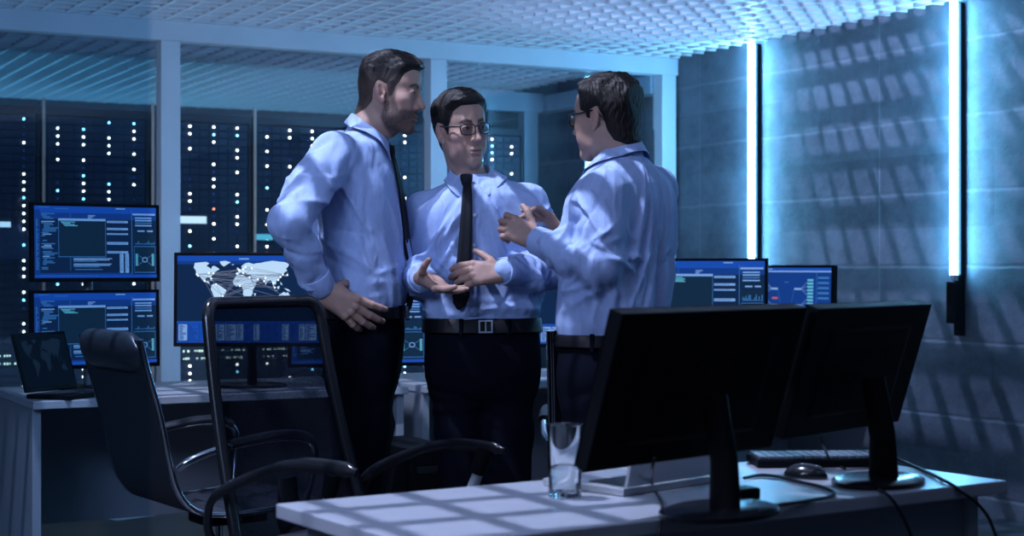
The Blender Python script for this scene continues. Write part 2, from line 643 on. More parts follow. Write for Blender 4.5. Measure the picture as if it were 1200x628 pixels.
for ri, lab in enumerate(rack_labels):
    x0 = rack_x0 + ri * RW
    rk = thing('server_rack', lab, 'server rack', (x0 + RW / 2, RKY, 0), 0, 'server racks behind the glass partition')
    hw = RW / 2 - 0.008
    c = MB()
    c.box((-hw, 0.03, 0), (hw, 0.9, 2.11))
    c.box((-hw, 0, 0), (-hw + 0.02, 0.03, 2.11))
    c.box((hw - 0.02, 0, 0), (hw, 0.03, 2.11))
    c.box((-hw + 0.02, 0, 0), (hw - 0.02, 0.03, 0.05))
    c.box((-hw + 0.02, 0, 2.06), (hw - 0.02, 0.03, 2.11))
    c.build('cabinet', M['rack'], rk, bevel=0.002)
    MB().box((-hw - 0.008, -0.020, 0.0), (-hw + 0.007, -0.001, 2.16)).build('edge_trim', M['copper'], rk)
    n_u = 45
    switches = {13: 'ports', 14: 'ports', 28: 'few'}
    prev = [0, 0, 0, 0]
    for u in range(n_u):
        z = 0.052 + u * U
        if unit_mesh is None:
            su = MB()
            w2 = hw - 0.024
            su.box((-w2, 0.004, 0.002), (w2, 0.035, U - 0.002))
            for q in range(9):
                su.box((-w2 + 0.03 + q * 0.058, -0.001, 0.010), (-w2 + 0.068 + q * 0.058, 0.006, U - 0.010))
            o = su.build('server_unit', M['server'], rk)
            unit_mesh = o.data
        else:
            o = bpy.data.objects.new('server_unit', unit_mesh)
            C.objects.link(o)
            o.parent = rk
        o.location = (0, 0, z)
        kind = switches.get(u)
        if kind == 'ports':
            for q in range(34):
                if rng.random() < 0.55:
                    xx = -0.25 + q * 0.0145 + (0.01 if q > 11 else 0) + (0.012 if q > 22 else 0)
                    l = bpy.data.objects.new('port_light', port_mesh[rng.randrange(3)])
                    C.objects.link(l)
                    l.parent = o
                    l.location = (xx, 0, U / 2)
            continue
        for cidx in range(4):
            xx = -0.225 + cidx * 0.146
            pr = 0.60 if prev[cidx] == 0 else 0.55
            if u == 28:
                pr = 0.8
            on = rng.random() < pr
            prev[cidx] = 1 if on else 0
            rr = rng.random()
            kc = ('white' if rr < 0.72 else 'cyan' if rr < 0.985 else 'red') if on else 'blue'
            if not on and rng.random() < 0.35:
                continue
            l = bpy.data.objects.new('status_light', led_mesh[kc])
            C.objects.link(l)
            l.parent = o
            l.location = (xx, -0.0015, U / 2)
    if ri == 2:
        MB().box((-0.165, -0.010, 1.455), (0.02, 0.003, 1.497)).build('display_strip', M['led_label'], rk)
    if ri == 3:
        MB().box((-0.30, -0.010, 1.36), (-0.19, 0.003, 1.395)).build('display_strip', M['led_label2'], rk)
    if ri == 0:
        MB().box((0.06, -0.010, 1.42), (0.14, 0.003, 1.45)).build('display_strip', M['led_label'], rk)
# ------------------------------------------------------------------ desks
DZ = 0.74


def desk(label, loc, rz, length, depth, front_panel, group, inset=0.05):
    t = thing('desk', label, 'desk', loc, rz, group)
    MB().box((0, 0, DZ - 0.028), (length, depth, DZ)).build('desk_top', M['desk'], t, bevel=0.003)
    for x0 in (inset, length - inset - 0.03):
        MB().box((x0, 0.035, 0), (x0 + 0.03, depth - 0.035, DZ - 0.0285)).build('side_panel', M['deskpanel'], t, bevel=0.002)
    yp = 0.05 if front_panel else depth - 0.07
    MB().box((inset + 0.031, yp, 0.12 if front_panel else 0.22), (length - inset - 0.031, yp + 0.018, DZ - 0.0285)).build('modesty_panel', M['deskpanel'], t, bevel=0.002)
    return t


fdx, fdy = 1.217 / 1.4537, 0.795 / 1.4537
o_fd = Vector((-0.154, 2.595))
desk('pale desk in front carrying two dark monitors seen from behind', W(o_fd.x, o_fd.y), rotz(-fdy, fdx), 1.4537, 0.5555, True, None)
BD0, BD1 = 5.49, 6.20
desk('pale desk at far left carrying the stacked monitors and the dark laptop', (1.12, BD0, 0), 0, 1.40, BD1 - BD0, False, 'desks along the glass partition', 0.004)
desk('pale desk behind the two men in the middle, black computer tower at its left end', (2.59, BD0, 0), 0, 1.20, BD1 - BD0, False, 'desks along the glass partition', 0.004)
desk('pale desk nearest the concrete wall, carrying two lit monitors', (3.83, BD0, 0), 0, 1.05, BD1 - BD0, False, 'desks along the glass partition', 0.004)

# ------------------------------------------------------------------ screens
S = {
    'bg': emit('ui_background', (0.006, 0.022, 0.075), 1.0),
    'blue': emit('ui_blue', (0.012, 0.085, 0.50), 0.85),
    'blue2': emit('ui_deep_blue', (0.008, 0.045, 0.24), 1.0),
    'mid': emit('ui_mid', (0.05, 0.20, 0.55), 0.8),
    'light': emit('ui_light', (0.22, 0.42, 0.85), 0.85),
    'dark': emit('ui_dark', (0.007, 0.025, 0.060), 1.0),
    'cyan': emit('ui_cyan', (0.12, 0.48, 0.70), 0.9),
    'red': emit('ui_red', (0.55, 0.14, 0.16), 0.8),
    'land': emit('map_land', (0.52, 0.74, 1.0), 0.95),
    'node': emit('map_node', (0.85, 0.95, 1.0), 1.6),
    'link': emit('map_link', (0.20, 0.24, 0.36), 0.8),
    'dimland': emit('map_dim', (0.012, 0.026, 0.055), 0.8),
    'off': emit('ui_off', (0.003, 0.008, 0.018), 1.0),
}


class UI:
    def __init__(self, w, h, xf):
        self.w, self.h, self.xf, self.mb, self.n = w, h, xf, MB(), 0

    def P(self, u, v, lay):
        return self.xf @ Vector(((u - 0.5) * self.w, -0.00006 * lay, (0.5 - v) * self.h))

    def rect(self, u0, v0, u1, v1, c, lay=1):
        self.mb.add([self.P(u0, v1, lay), self.P(u1, v1, lay), self.P(u1, v0, lay), self.P(u0, v0, lay)], [(0, 1, 2, 3)], S[c])

    def poly(self, pts, c, lay=3):
        self.mb.add([self.P(u, v, lay) for u, v in pts], [tuple(range(len(pts)))], S[c])

    def line(self, a, b, c, t=0.002, lay=4):
        dx, dy = (b[0] - a[0]) * self.w, (b[1] - a[1]) * self.h
        L = math.hypot(dx, dy) or 1
        nx, ny = -dy / L * t / self.w * self.w, dx / L * t
        nx /= self.w
        ny /= self.h
        self.poly([(a[0] + nx, a[1] + ny), (b[0] + nx, b[1] + ny), (b[0] - nx, b[1] - ny), (a[0] - nx, a[1] - ny)], c, lay)


def ui_code(ui, r):
    R = ui.rect
    R(0, 0, 1, 1, 'bg', 0)
    for i in range(6):
        R(0, 0.05 + i * 0.022, 1, 0.072 + i * 0.022, 'blue' if i < 2 else 'blue2', 1)
    R(0, 0, 1, 0.055, 'blue', 2)
    R(0.03, 0.012, 0.12, 0.022, 'mid', 3); R(0.16, 0.03, 0.27, 0.04, 'mid', 3); R(0.66, 0.015, 0.74, 0.03, 'light', 3)
    R(0, 0.055, 0.045, 0.95, 'blue2', 3)
    for i in range(34):
        R(0.012, 0.18 + i * 0.021, 0.012 + 0.02 * r.random() + 0.006, 0.192 + i * 0.021, 'mid', 4)
    v = 0.10
    while v < 0.88:
        if r.random() < 0.82:
            u0 = 0.055 + r.choice((0, 0.01, 0.02))
            R(u0, v, u0 + 0.02 + r.random() * 0.10, v + 0.014, 'mid' if r.random() < 0.85 else 'light', 4)
        v += 0.022
    R(0.285, 0.10, 0.288, 0.9, 'mid', 4)
    for i in range(3):
        R(0.43, 0.12 + i * 0.018, 0.43 + 0.06 - i * 0.015, 0.13 + i * 0.018, 'light', 4)
    R(0.19, 0.17, 0.575, 0.71, 'mid', 5)
    R(0.194, 0.205, 0.571, 0.70, 'dark', 6)
    R(0.19, 0.172, 0.575, 0.20, 'light', 6)
    for i in range(4):
        R(0.21 + i * 0.01, 0.215 + i * 0.017, 0.28 + 0.07 * r.random(), 0.226 + i * 0.017, 'cyan', 7)
    for v, hh in ((0.195, 0.03), (0.295, 0.03), (0.37, 0.022), (0.495, 0.036), (0.625, 0.03)):
        R(0.585, v, 0.76, v + hh, 'light', 5)
        R(0.59, v + hh * 0.35, 0.70 + r.random() * 0.05, v + hh * 0.6, 'mid', 6)
    for i in range(9):
        if i % 4 != 3:
            u0 = 0.31 + r.choice((0, 0.012))
            R(u0, 0.725 + i * 0.019, u0 + 0.12 + r.random() * 0.22, 0.737 + i * 0.019, 'light' if r.random() < 0.5 else 'mid', 5)
    for u in (0.69, 0.735):
        R(u, 0.66, u + 0.03, 0.93, 'light', 5)
        for i in range(12):
            R(u + 0.006, 0.67 + i * 0.02, u + 0.012 + r.random() * 0.012, 0.68 + i * 0.02, 'mid', 6)
    R(0.79, 0.05, 0.795, 0.95, 'mid', 5)
    R(0.80, 0.085, 0.99, 0.11, 'light', 5)
    for i in range(4):
        R(0.82, 0.14 + i * 0.036, 0.96, 0.158 + i * 0.036, 'light' if i != 2 else 'mid', 5)
    R(0.81, 0.31, 0.99, 0.36, 'dark', 5)
    R(0.84, 0.325, 0.90, 0.345, 'light', 6); R(0.92, 0.325, 0.97, 0.345, 'light', 6)
    R(0.81, 0.39, 0.99, 0.53, 'dark', 5)
    for i in range(14):
        hh = 0.01 + r.random() * r.random() * 0.09
        R(0.82 + i * 0.012, 0.525 - hh, 0.828 + i * 0.012, 0.525, 'mid', 6)
    R(0.81, 0.55, 0.99, 0.93, 'mid', 5); R(0.813, 0.56, 0.987, 0.92, 'dark', 6)
    for i in range(8):
        R(0.822, 0.66 + i * 0.022, 0.842, 0.676 + i * 0.022, 'cyan', 7); R(0.958, 0.66 + i * 0.022, 0.978, 0.676 + i * 0.022, 'cyan', 7)
    for k in range(6):
        a, b = math.pi * k / 3, math.pi * (k + 1) / 3
        ui.line((0.90 + 0.022 * math.cos(a), 0.745 + 0.035 * math.sin(a)), (0.90 + 0.022 * math.cos(b), 0.745 + 0.035 * math.sin(b)), 'light', 0.0016, 8)
    ui.line((0.845, 0.68), (0.885, 0.73), 'mid', 0.001, 8); ui.line((0.845, 0.82), (0.885, 0.765), 'mid', 0.001, 8)
    ui.line((0.955, 0.68), (0.915, 0.73), 'mid', 0.001, 8); ui.line((0.955, 0.82), (0.915, 0.765), 'mid', 0.001, 8)
    R(0, 0.955, 1, 1, 'blue', 5); R(0, 0.93, 0.79, 0.957, 'blue2', 4)
    for i in range(18):
        R(0.05 + i * 0.026, 0.965, 0.062 + i * 0.026, 0.975, 'mid', 6)


LAND = [
    # rough coastlines, longitude / latitude
    [(-128, 70), (-110, 72), (-95, 73), (-86, 69), (-94, 62), (-86, 57), (-80, 53), (-78, 60), (-72, 62), (-64, 58), (-56, 52), (-66, 47), (-70, 43), (-76, 36), (-81, 30), (-83, 27), (-90, 30), (-97, 27), (-96, 19), (-90, 21), (-87, 17), (-83, 10), (-87, 13), (-95, 16), (-105, 21), (-111, 29), (-117, 33), (-124, 41), (-125, 49), (-131, 57)],
    [(-56, 74), (-40, 76), (-24, 72), (-34, 66), (-44, 60), (-52, 66)],
    [(-79, 8), (-72, 12), (-62, 10), (-51, 4), (-36, -6), (-39, -16), (-48, -26), (-58, -36), (-65, -44), (-70, -53), (-74, -45), (-71, -28), (-76, -14), (-81, -4)],
    [(-10, 37), (-9, 43), (-1, 44), (-4, 48), (3, 51), (8, 54), (9, 57), (6, 60), (11, 64), (18, 69), (28, 71), (42, 67), (50, 69), (62, 70), (75, 73), (98, 76), (115, 74), (135, 72), (145, 66), (142, 59), (136, 54), (140, 48), (132, 43), (127, 37), (122, 38), (121, 30), (115, 22), (108, 20), (108, 12), (104, 9), (101, 13), (103, 1), (98, 9), (96, 16), (91, 22), (86, 20), (80, 14), (78, 8), (74, 16), (71, 21), (66, 25), (57, 26), (56, 24), (59, 22), (52, 16), (44, 12), (40, 20), (35, 28), (35, 36), (27, 37), (23, 37), (20, 41), (13, 45), (18, 40), (15, 38), (9, 44), (3, 42), (-1, 37), (-5, 36)],
    [(-6, 35), (10, 37), (20, 32), (32, 31), (37, 21), (43, 12), (51, 12), (46, 3), (40, -6), (40, -16), (35, -24), (31, -30), (20, -35), (17, -29), (12, -17), (13, -6), (9, 2), (4, 6), (-8, 4), (-14, 9), (-17, 15), (-15, 24)],
    [(96, 5), (104, -5), (115, -8), (106, -7), (101, 0)], [(109, 2), (117, 6), (118, 0), (114, -4)], [(131, -1), (142, -3), (150, -10), (140, -8)],
    [(114, -22), (122, -16), (131, -11), (137, -15), (142, -11), (146, -19), (153, -27), (149, -37), (140, -38), (130, -32), (116, -35)],
    [(-6, 50), (1, 52), (-2, 57), (-6, 57)], [(-22, 64), (-14, 65), (-18, 67)], [(130, 32), (136, 34), (141, 37), (142, 44), (139, 38)], [(44, -14), (50, -16), (46, -25)],
    [(120, 18), (124, 13), (126, 7), (121, 10)], [(-85, 22), (-75, 20), (-72, 19), (-80, 23)],
]


def map_uv(lon, lat, u0=0.117, sc=415.0, v0=0.064, vs=1.95 / 475):
    return (u0 + (lon + 130) / sc, v0 + (75 - lat) * vs)


def ui_map(ui, r):
    R = ui.rect
    R(0, 0, 1, 1, 'bg', 0)
    R(0, 0.0, 1, 0.062, 'blue', 1); R(0, 0.062, 1, 0.10, 'blue2', 1)
    R(0.43, 0.03, 0.50, 0.045, 'light', 2)
    for p in LAND:
        ui.poly([map_uv(a, b) for a, b in p], 'land', 2)
    cities = [(-122, 38), (-118, 34), (-74, 41), (-87, 42), (-99, 19), (-80, 26), (-46, -23), (-58, -34), (-70, -33), (0, 51), (2, 49), (13, 52), (12, 42), (37, 55), (31, 30), (3, 6), (28, -26), (55, 25), (73, 19), (77, 28), (104, 1), (114, 22), (121, 31), (140, 36), (151, -34), (-4, 40), (19, 59), (127, 37), (100, 14), (-66, 10)]
    for _ in range(46):
        a, b = r.choice(cities), r.choice(cities)
        if abs(a[0] - b[0]) > 20:
            ui.line(map_uv(*a), map_uv(*b), 'link', 0.0007, 3)
    for c_ in cities:
        u, v = map_uv(*c_)
        ui.poly([(u + 0.006 * math.cos(k), v + 0.0105 * math.sin(k)) for k in [i * math.pi / 4 for i in range(8)]], 'node', 4)
    R(0, 0.755, 1, 0.785, 'blue', 2); R(0, 0.985, 1, 1, 'blue', 4)
    R(0, 0.785, 1, 0.985, 'blue2', 2)
    x0 = 0.012
    while x0 < 0.97:
        wd = r.choice((0.04, 0.045, 0.06, 0.075))
        R(x0, 0.79, min(0.99, x0 + wd), 0.975, 'light' if r.random() < 0.55 else 'blue', 3)
        for i in range(12):
            R(x0 + 0.006, 0.80 + i * 0.0142, x0 + 0.006 + (wd - 0.012) * (0.3 + 0.7 * r.random()), 0.808 + i * 0.0142, 'blue2', 4)
        x0 += wd + 0.006


def ui_graph(ui, r):
    R = ui.rect
    R(0, 0, 1, 1, 'blue2', 0)
    R(0, 0, 1, 0.05, 'blue', 1); R(0, 0.05, 1, 0.075, 'light', 1)
    R(0.03, 0.015, 0.07, 0.03, 'light', 2); R(0.12, 0.015, 0.19, 0.03, 'light', 2)
    R(0.36, 0.24, 0.42, 0.252, 'mid', 2)
    for i in range(14):
        v = 0.17 + i * 0.056
        R(0.03, v, 0.10, v + 0.036, 'cyan', 2); R(0.68, v + 0.02, 0.76, v + 0.056, 'cyan', 2)
    for v in (0.34, 0.62, 0.84):
        R(0.18, v, 0.27, v + 0.035, 'light', 2); R(0.50, v, 0.59, v + 0.035, 'light', 2)
        for dv in (-0.12, -0.05, 0.03, 0.10):
            ui.line((0.10, v + dv), (0.18, v + 0.017), 'light', 0.0008, 3); ui.line((0.68, v + dv + 0.02), (0.59, v + 0.017), 'light', 0.0008, 3)
        ui.line((0.27, v + 0.017), (0.33, v + 0.4 if v < 0.5 else v + 0.1), 'mid', 0.0008, 3)
        ui.line((0.50, v + 0.017), (0.44, v + 0.4 if v < 0.5 else v + 0.1), 'mid', 0.0008, 3)
    R(0.19, 0.50, 0.27, 0.535, 'red', 2)
    R(0.80, 0.05, 0.805, 1, 'mid', 2)
    for i in range(5):
        R(0.82, 0.15 + i * 0.085, 0.97, 0.185 + i * 0.085, 'mid', 2)
    R(0.82, 0.60, 0.97, 0.95, 'bg', 2)


def ui_dim(ui, r):
    ui.rect(0, 0, 1, 1, 'off', 0)
    for p in LAND:
        ui.poly([(0.10 + (a + 130) / 350, 0.08 + (75 - b) / 170) for a, b in p], 'dimland', 2)


def monitor(label, pos, face, w, h, zb, tilt, ui, group, seed=1, on_desk=True, blank=False, desk_z=DZ, base='oval'):
    """pos = (right, away) of the stand; face = direction the screen looks, both seen from the camera"""
    t = thing('monitor', label, 'monitor', W(pos[0], pos[1], desk_z if on_desk else zb), rotz(-face[0], -face[1]), group)
    z0 = zb - (desk_z if on_desk else zb)
    yo = -0.055 if on_desk else 0
    xf = Matrix.Translation((0, yo, z0 + h / 2)) @ Matrix.Rotation(-math.radians(tilt), 4, 'X')
    hs = MB()
    hs.box((-w / 2, -0.012, -h / 2), (w / 2, 0.016, h / 2), None, xf)
    for s_ in (-1, 1):
        hs.box((s_ * (w / 2) - (0.011 if s_ > 0 else 0), -0.016, -h / 2), (s_ * (w / 2) + (0.011 if s_ < 0 else 0), -0.0125, h / 2), None, xf)
    hs.box((-w / 2 + 0.0115, -0.016, h / 2 - 0.011), (w / 2 - 0.0115, -0.0125, h / 2), None, xf)
    hs.box((-w / 2 + 0.0115, -0.016, -h / 2), (w / 2 - 0.0115, -0.0125, -h / 2 + 0.014), None, xf)
    hs.build('housing', M['blackplastic'], t, bevel=0.003)
    bk = MB()
    p = [(-w * 0.36, 0.0165, -h * 0.36), (w * 0.36, 0.0165, -h * 0.36), (w * 0.36, 0.0165, h * 0.34), (-w * 0.36, 0.0165, h * 0.34),
         (-w * 0.33, 0.0185, -h * 0.33), (w * 0.33, 0.0185, -h * 0.33), (w * 0.33, 0.0185, h * 0.31), (-w * 0.33, 0.0185, h * 0.31)]
    bk.add([xf @ Vector(q) for q in p], [(0, 1, 2, 3), (4, 7, 6, 5), (0, 4, 5, 1), (1, 5, 6, 2), (2, 6, 7, 3), (3, 7, 4, 0)])
    for i in range(9):
        bk.box((-w * 0.2 + i * w * 0.05, 0.0187, h * 0.06), (-w * 0.2 + i * w * 0.05 + 0.006, 0.0194, h * 0.17), None, xf)
    bk.build('back_cover', M['blackplastic'], t, bevel=0.004)
    sw, sh = w - 0.024, h - 0.027
    if ui is None:
        s_ = MB()
        s_.box((-sw / 2, -0.0135, -sh / 2 + 0.0015), (sw / 2, -0.0123, sh / 2 + 0.0015), None, xf)
        s_.build('screen', M['screenoff'], t)
    else:
        u = UI(sw, sh, xf @ Matrix.Translation((0, -0.0126, 0.0015)))
        ui(u, random.Random(seed))
        u.mb.build('screen', None, t)
    if on_desk:
        MB().tube([(0, 0.012, 0.012), (0, 0.010, 0.10), (0, yo + 0.042 + math.sin(math.radians(tilt)) * 0.0, z0 + h * 0.42)], [0.034, 0.030, 0.028], 16, None, True, (1.0, 0.55)).build('stand_post', M['blackplastic'], t, smooth=True)
        b = MB()
        n = 36
        rx, ry = (0.135, 0.095) if w > 0.52 else (0.12, 0.09)
        ring = [(rx * math.cos(2 * math.pi * k / n), ry * math.sin(2 * math.pi * k / n)) for k in range(n)]
        vs = [(x_, y_, 0.001) for x_, y_ in ring] + [(x_, y_, 0.010) for x_, y_ in ring] + [(x_ * 0.86, y_ * 0.86, 0.016) for x_, y_ in ring]
        fs = [tuple(range(n - 1, -1, -1)), tuple(range(2 * n, 3 * n))]
        for lv in (0, 1):
            fs += [(lv * n + k, lv * n + (k + 1) % n, (lv + 1) * n + (k + 1) % n, (lv + 1) * n + k) for k in range(n)]
        b.add(vs, fs)
        b.build('stand_base', M['blackgloss'], t, smooth=True)
    return t


def d_on_y(px, Y):
    return Y / ((px - 600) / FPX * RY + FY)


# stacked pairs on pole stands
def stack(px, Y, w, h, labels, standlabel, seed, face):
    d = d_on_y(px, Y)
    la = lat_of(px, d)
    zt, zb = z_of(284.5, d) - h / 2 + 0.012, z_of(385.5, d) - h / 2 + 0.012
    s = thing('monitor_stand', standlabel, 'monitor stand', W(la - face[0] * 0.085, d - face[1] * 0.085, DZ), rotz(-face[0], -face[1]), 'pole stands for stacked monitors')
    MB().cyl((0, 0), 0.018, 0.012, 0.62, 16).build('pole', M['metal'], s, smooth=True)
    MB().box((-0.13, -0.10, 0.001), (0.13, 0.08, 0.012)).build('base_plate', M['blackplastic'], s, bevel=0.004)
    for zc in (zb + h / 2 - DZ, zt + h / 2 - DZ):
        MB().box((-0.025, -0.055, zc - 0.03), (0.025, -0.016, zc + 0.03)).build('bracket', M['blackplastic'], s, bevel=0.003)
    for lab, z in zip(labels, (zt, zb)):
        monitor(lab, (la - 0, d), face, w, h, z - 0.012, 2, ui_code, 'stacked monitors', seed, on_desk=False)


stack(112, 5.93, 0.49, 0.292, ('lit blue monitor at far left, upper of the stacked pair', 'lit blue monitor at far left, lower of the stacked pair, partly behind a leather chair'),
      'pole stand holding the stacked pair at far left', 3, (0.56, -0.83))
stack(420, 5.93, 0.57, 0.305, ('lit blue monitor behind the bearded man, upper of its stacked pair', "lit blue monitor behind the bearded man's hip, lower of its stacked pair"),
      'pole stand holding the stacked pair behind the bearded man', 4, (0.25, -0.97))
d_ = d_on_y(295, 5.77)
monitor('monitor showing a world map, framed by the mesh chair back', (lat_of(295, d_), d_), (0.0, -1.0), 0.565, 0.355, 0.897, 2, ui_map, 'world map monitors', 5)
d_ = d_on_y(586, 5.77)
monitor('monitor showing a world map, mostly behind the man in the middle', (lat_of(586, d_), d_), (0.0, -1.0), 0.565, 0.355, 0.868, 2, ui_map, 'world map monitors', 6)
d_ = d_on_y(828, 5.77)
monitor('lit monitor full of code windows, right of the man seen from behind', (lat_of(828, d_), d_), (-0.30, -0.95), 0.56, 0.36, 0.875, 2, ui_code, None, 8)
d_ = d_on_y(942, 5.80)
monitor('lit monitor showing a branching diagram, nearest the concrete wall', (lat_of(942, d_), d_), (-0.78, -0.62), 0.46, 0.30, 0.905, 2, ui_graph, None, 9)

# the two dark monitors on the front desk, seen from behind
monitor('dark monitor seen from behind on the front desk, left and nearer one', (0.385, 2.925), (-0.707, 0.707), 0.555, 0.295, 0.834, 17, ui_code, 'dark monitors on the front desk', 10)
monitor('dark monitor seen from behind on the front desk, right one with its stand in view', (0.775, 3.340), (-0.76, 0.65), 0.505, 0.280, 0.846, 17, ui_code, 'dark monitors on the front desk', 12)

# ------------------------------------------------------------------ laptops, keyboard, mouse
def laptop(label, hinge_l, hinge_r, base_dir, depth, lid_h, ang, body, ui, seed=2, z=DZ):
    hl, hr = Vector(hinge_l), Vector(hinge_r)
    w = (hr - hl).length
    mid = (hl + hr) / 2
    bd = Vector(base_dir).normalized()
    t = thing('laptop', label, 'laptop', W(mid.x, mid.y, z), rotz(bd.x, bd.y))
    MB().box((-w / 2, 0, 0.001), (w / 2, depth, 0.017)).build('base', body, t, bevel=0.003)
    k = MB()
    for r_ in range(5):
        for c_ in range(13):
            kw = (w - 0.05) / 13
            x0 = -w / 2 + 0.025 + c_ * kw
            y0 = 0.025 + r_ * 0.019
            k.box((x0 + 0.001, y0, 0.0172), (x0 + kw - 0.0015, y0 + 0.016, 0.0195))
    k.build('keyboard', M['keys'], t)
    MB().box((-0.05, depth - 0.09, 0.0172), (0.05, depth - 0.02, 0.0178)).build('touchpad', M['deskpanel'] if body is M['silver'] else M['blackgloss'], t)
    xf = Matrix.Translation((0, -0.004, 0.018)) @ Matrix.Rotation(math.radians(ang), 4, 'X')
    MB().box((-w / 2, -0.004, 0.002), (w / 2, 0.004, lid_h), None, xf).build('lid', body, t, bevel=0.0025)
    xs = xf @ Matrix.Translation((0, 0.0046, lid_h / 2 + 0.004)) @ Matrix.Rotation(math.pi, 4, 'Z')
    u = UI(w - 0.02, lid_h - 0.03, xs)
    ui(u, random.Random(seed))
    u.mb.build('screen', None, t)
    return t


laptop('silver laptop seen from behind, under the nearer dark monitor', (0.222, 3.145), (0.465, 3.385), (-0.70, 0.71), 0.225, 0.225, 14, M['silver'], ui_code)
laptop('dark open laptop with a dim map, at the left end of the far desk', (-1.685, 5.475), (-1.575, 5.735), (0.92, -0.39), 0.18, 0.215, 17, M['blackplastic'], ui_dim)

kb = thing('keyboard', 'black keyboard on the front desk, behind the right dark monitor', 'keyboard', W(0.71, 3.60, DZ), rotz(-0.06, 1.0))
MB().box((-0.152, 0, 0.001), (0.152, 0.125, 0.020)).build('case', M['blackplastic'], kb, bevel=0.004)
k_ = MB()
for r_ in range(5):
    for c_ in range(14):
        k_.box((-0.145 + c_ * 0.0207, 0.008 + r_ * 0.0225, 0.0202), (-0.127 + c_ * 0.0207, 0.027 + r_ * 0.0225, 0.0265))
k_.build('keys', M['keys_light'], kb, bevel=0.001)

ms = thing('mouse', 'small dark computer mouse lying beside the right monitor base', 'mouse', W(0.638, 3.43, DZ), rotz(0.85, -0.5))
m_ = MB()
m_.sphere((0, 0, 0.004), (0.027, 0.050, 0.028), None, 20, 12)
m_.v = [(a, b, max(c, 0.001)) for a, b, c in m_.v]
m_.build('shell', M['blackgloss'], ms, smooth=True)
MB().tube([(0, 0.026, 0.027), (0, 0.036, 0.024)], 0.003, 8).build('scroll_wheel', M['keys'], ms, smooth=True)

# ------------------------------------------------------------------ tumbler
gl = on_plane(662, 583, DZ)
tb = thing('tumbler', 'clear glass tumbler holding a little water on the front desk', 'glass', (gl.x, gl.y, DZ))
r0, r1, hh = 0.0325, 0.0345, 0.146
MB().lathe([(0.0, 0.001), (r0 - 0.002, 0.001), (r0, 0.004), (r1, hh - 0.002), (r1 - 0.001, hh), (r1 - 0.003, hh - 0.001), (r0 - 0.0032, 0.017), (r0 - 0.008, 0.013), (0.0, 0.012)], 48).build('glass_body', M['tumbler'], tb, smooth=True)
MB().lathe([(0.0, 0.0126), (r0 - 0.0084, 0.0134), (r0 - 0.0036, 0.0175), (r0 - 0.0030, 0.058), (0.0, 0.0585)], 48).build('water', M['water'], tb, smooth=True)

# ------------------------------------------------------------------ cables
def cable(pts, r, label, name='cable'):
    o = MB().tube(spline(pts, 7), r, 8).build(name, M['cable'], None, smooth=True)
    return tag(o, label, 'cable', 'cables on the front desk')


def dk(px, py, r=0.0035):
    p = on_plane(px, py, DZ + r + 0.0008)
    return p


def hang(px, py, off=0.012):
    """on the vertical plane just in front of the desk's long edge"""
    nx, ny = fdy, -fdx          # outward, seen from the camera
    c = (o_fd.x + nx * off) * nx + (o_fd.y + ny * off) * ny
    r = (px - 600) / FPX
    d = c / (r * nx + ny)
    return at(px, py, d)


cable([at(1022, 503, 3.44), at(1031, 520, 3.50), at(1041, 531, 3.56), dk(1054, 538.5), dk(1082, 551), dk(1112, 566), hang(1128, 577, 0.006), hang(1145, 590), hang(1158, 606), hang(1167, 628), hang(1172, 650)], 0.0038,
      'black cable crossing the bright right end of the front desk')
cable([at(962, 512, 3.30), at(966, 524, 3.33), dk(974, 540), dk(990, 549)], 0.003, 'short black cable hanging behind the right dark monitor')
cable([at(846, 530, 2.915), at(850, 548, 2.93), dk(862, 575), dk(880, 586), dk(900, 592), dk(922, 590.5), dk(950, 586), dk(972, 582), dk(977, 576), dk(962, 570), dk(940, 565), dk(915, 559), dk(893, 556.5), dk(872, 560)], 0.0036,
      'black cable looping on the desk between the two monitor stands')
cable([dk(1030, 574), dk(1038, 578), hang(1046, 586, 0.006), hang(1054, 598), hang(1062, 614), hang(1069, 632), hang(1072, 652)], 0.0036, 'black cable dropping over the desk edge below the right monitor stand')
cable([at(767, 536, 2.86), at(764, 552, 2.90), dk(765, 570), dk(773, 584), dk(776, 596), hang(774, 614, 0.006), hang(771, 640)], 0.003, 'thin dark cable running down below the nearer dark monitor')
pa = on_plane(866, 588, DZ)
ad = thing('power_adapter', 'small black power adapter beside the nearer monitor stand', 'power adapter', (pa.x, pa.y, DZ), rotz(0.8, 0.6))
MB().box((-0.022, -0.04, 0.001), (0.022, 0.04, 0.028)).build('case', M['blackplastic'], ad, bevel=0.006, seg=3)
MB().tube([(0, 0.04, 0.014), (0, 0.055, 0.012)], [0.006, 0.004], 10).build('strain_relief', M['cable'], ad, smooth=True)

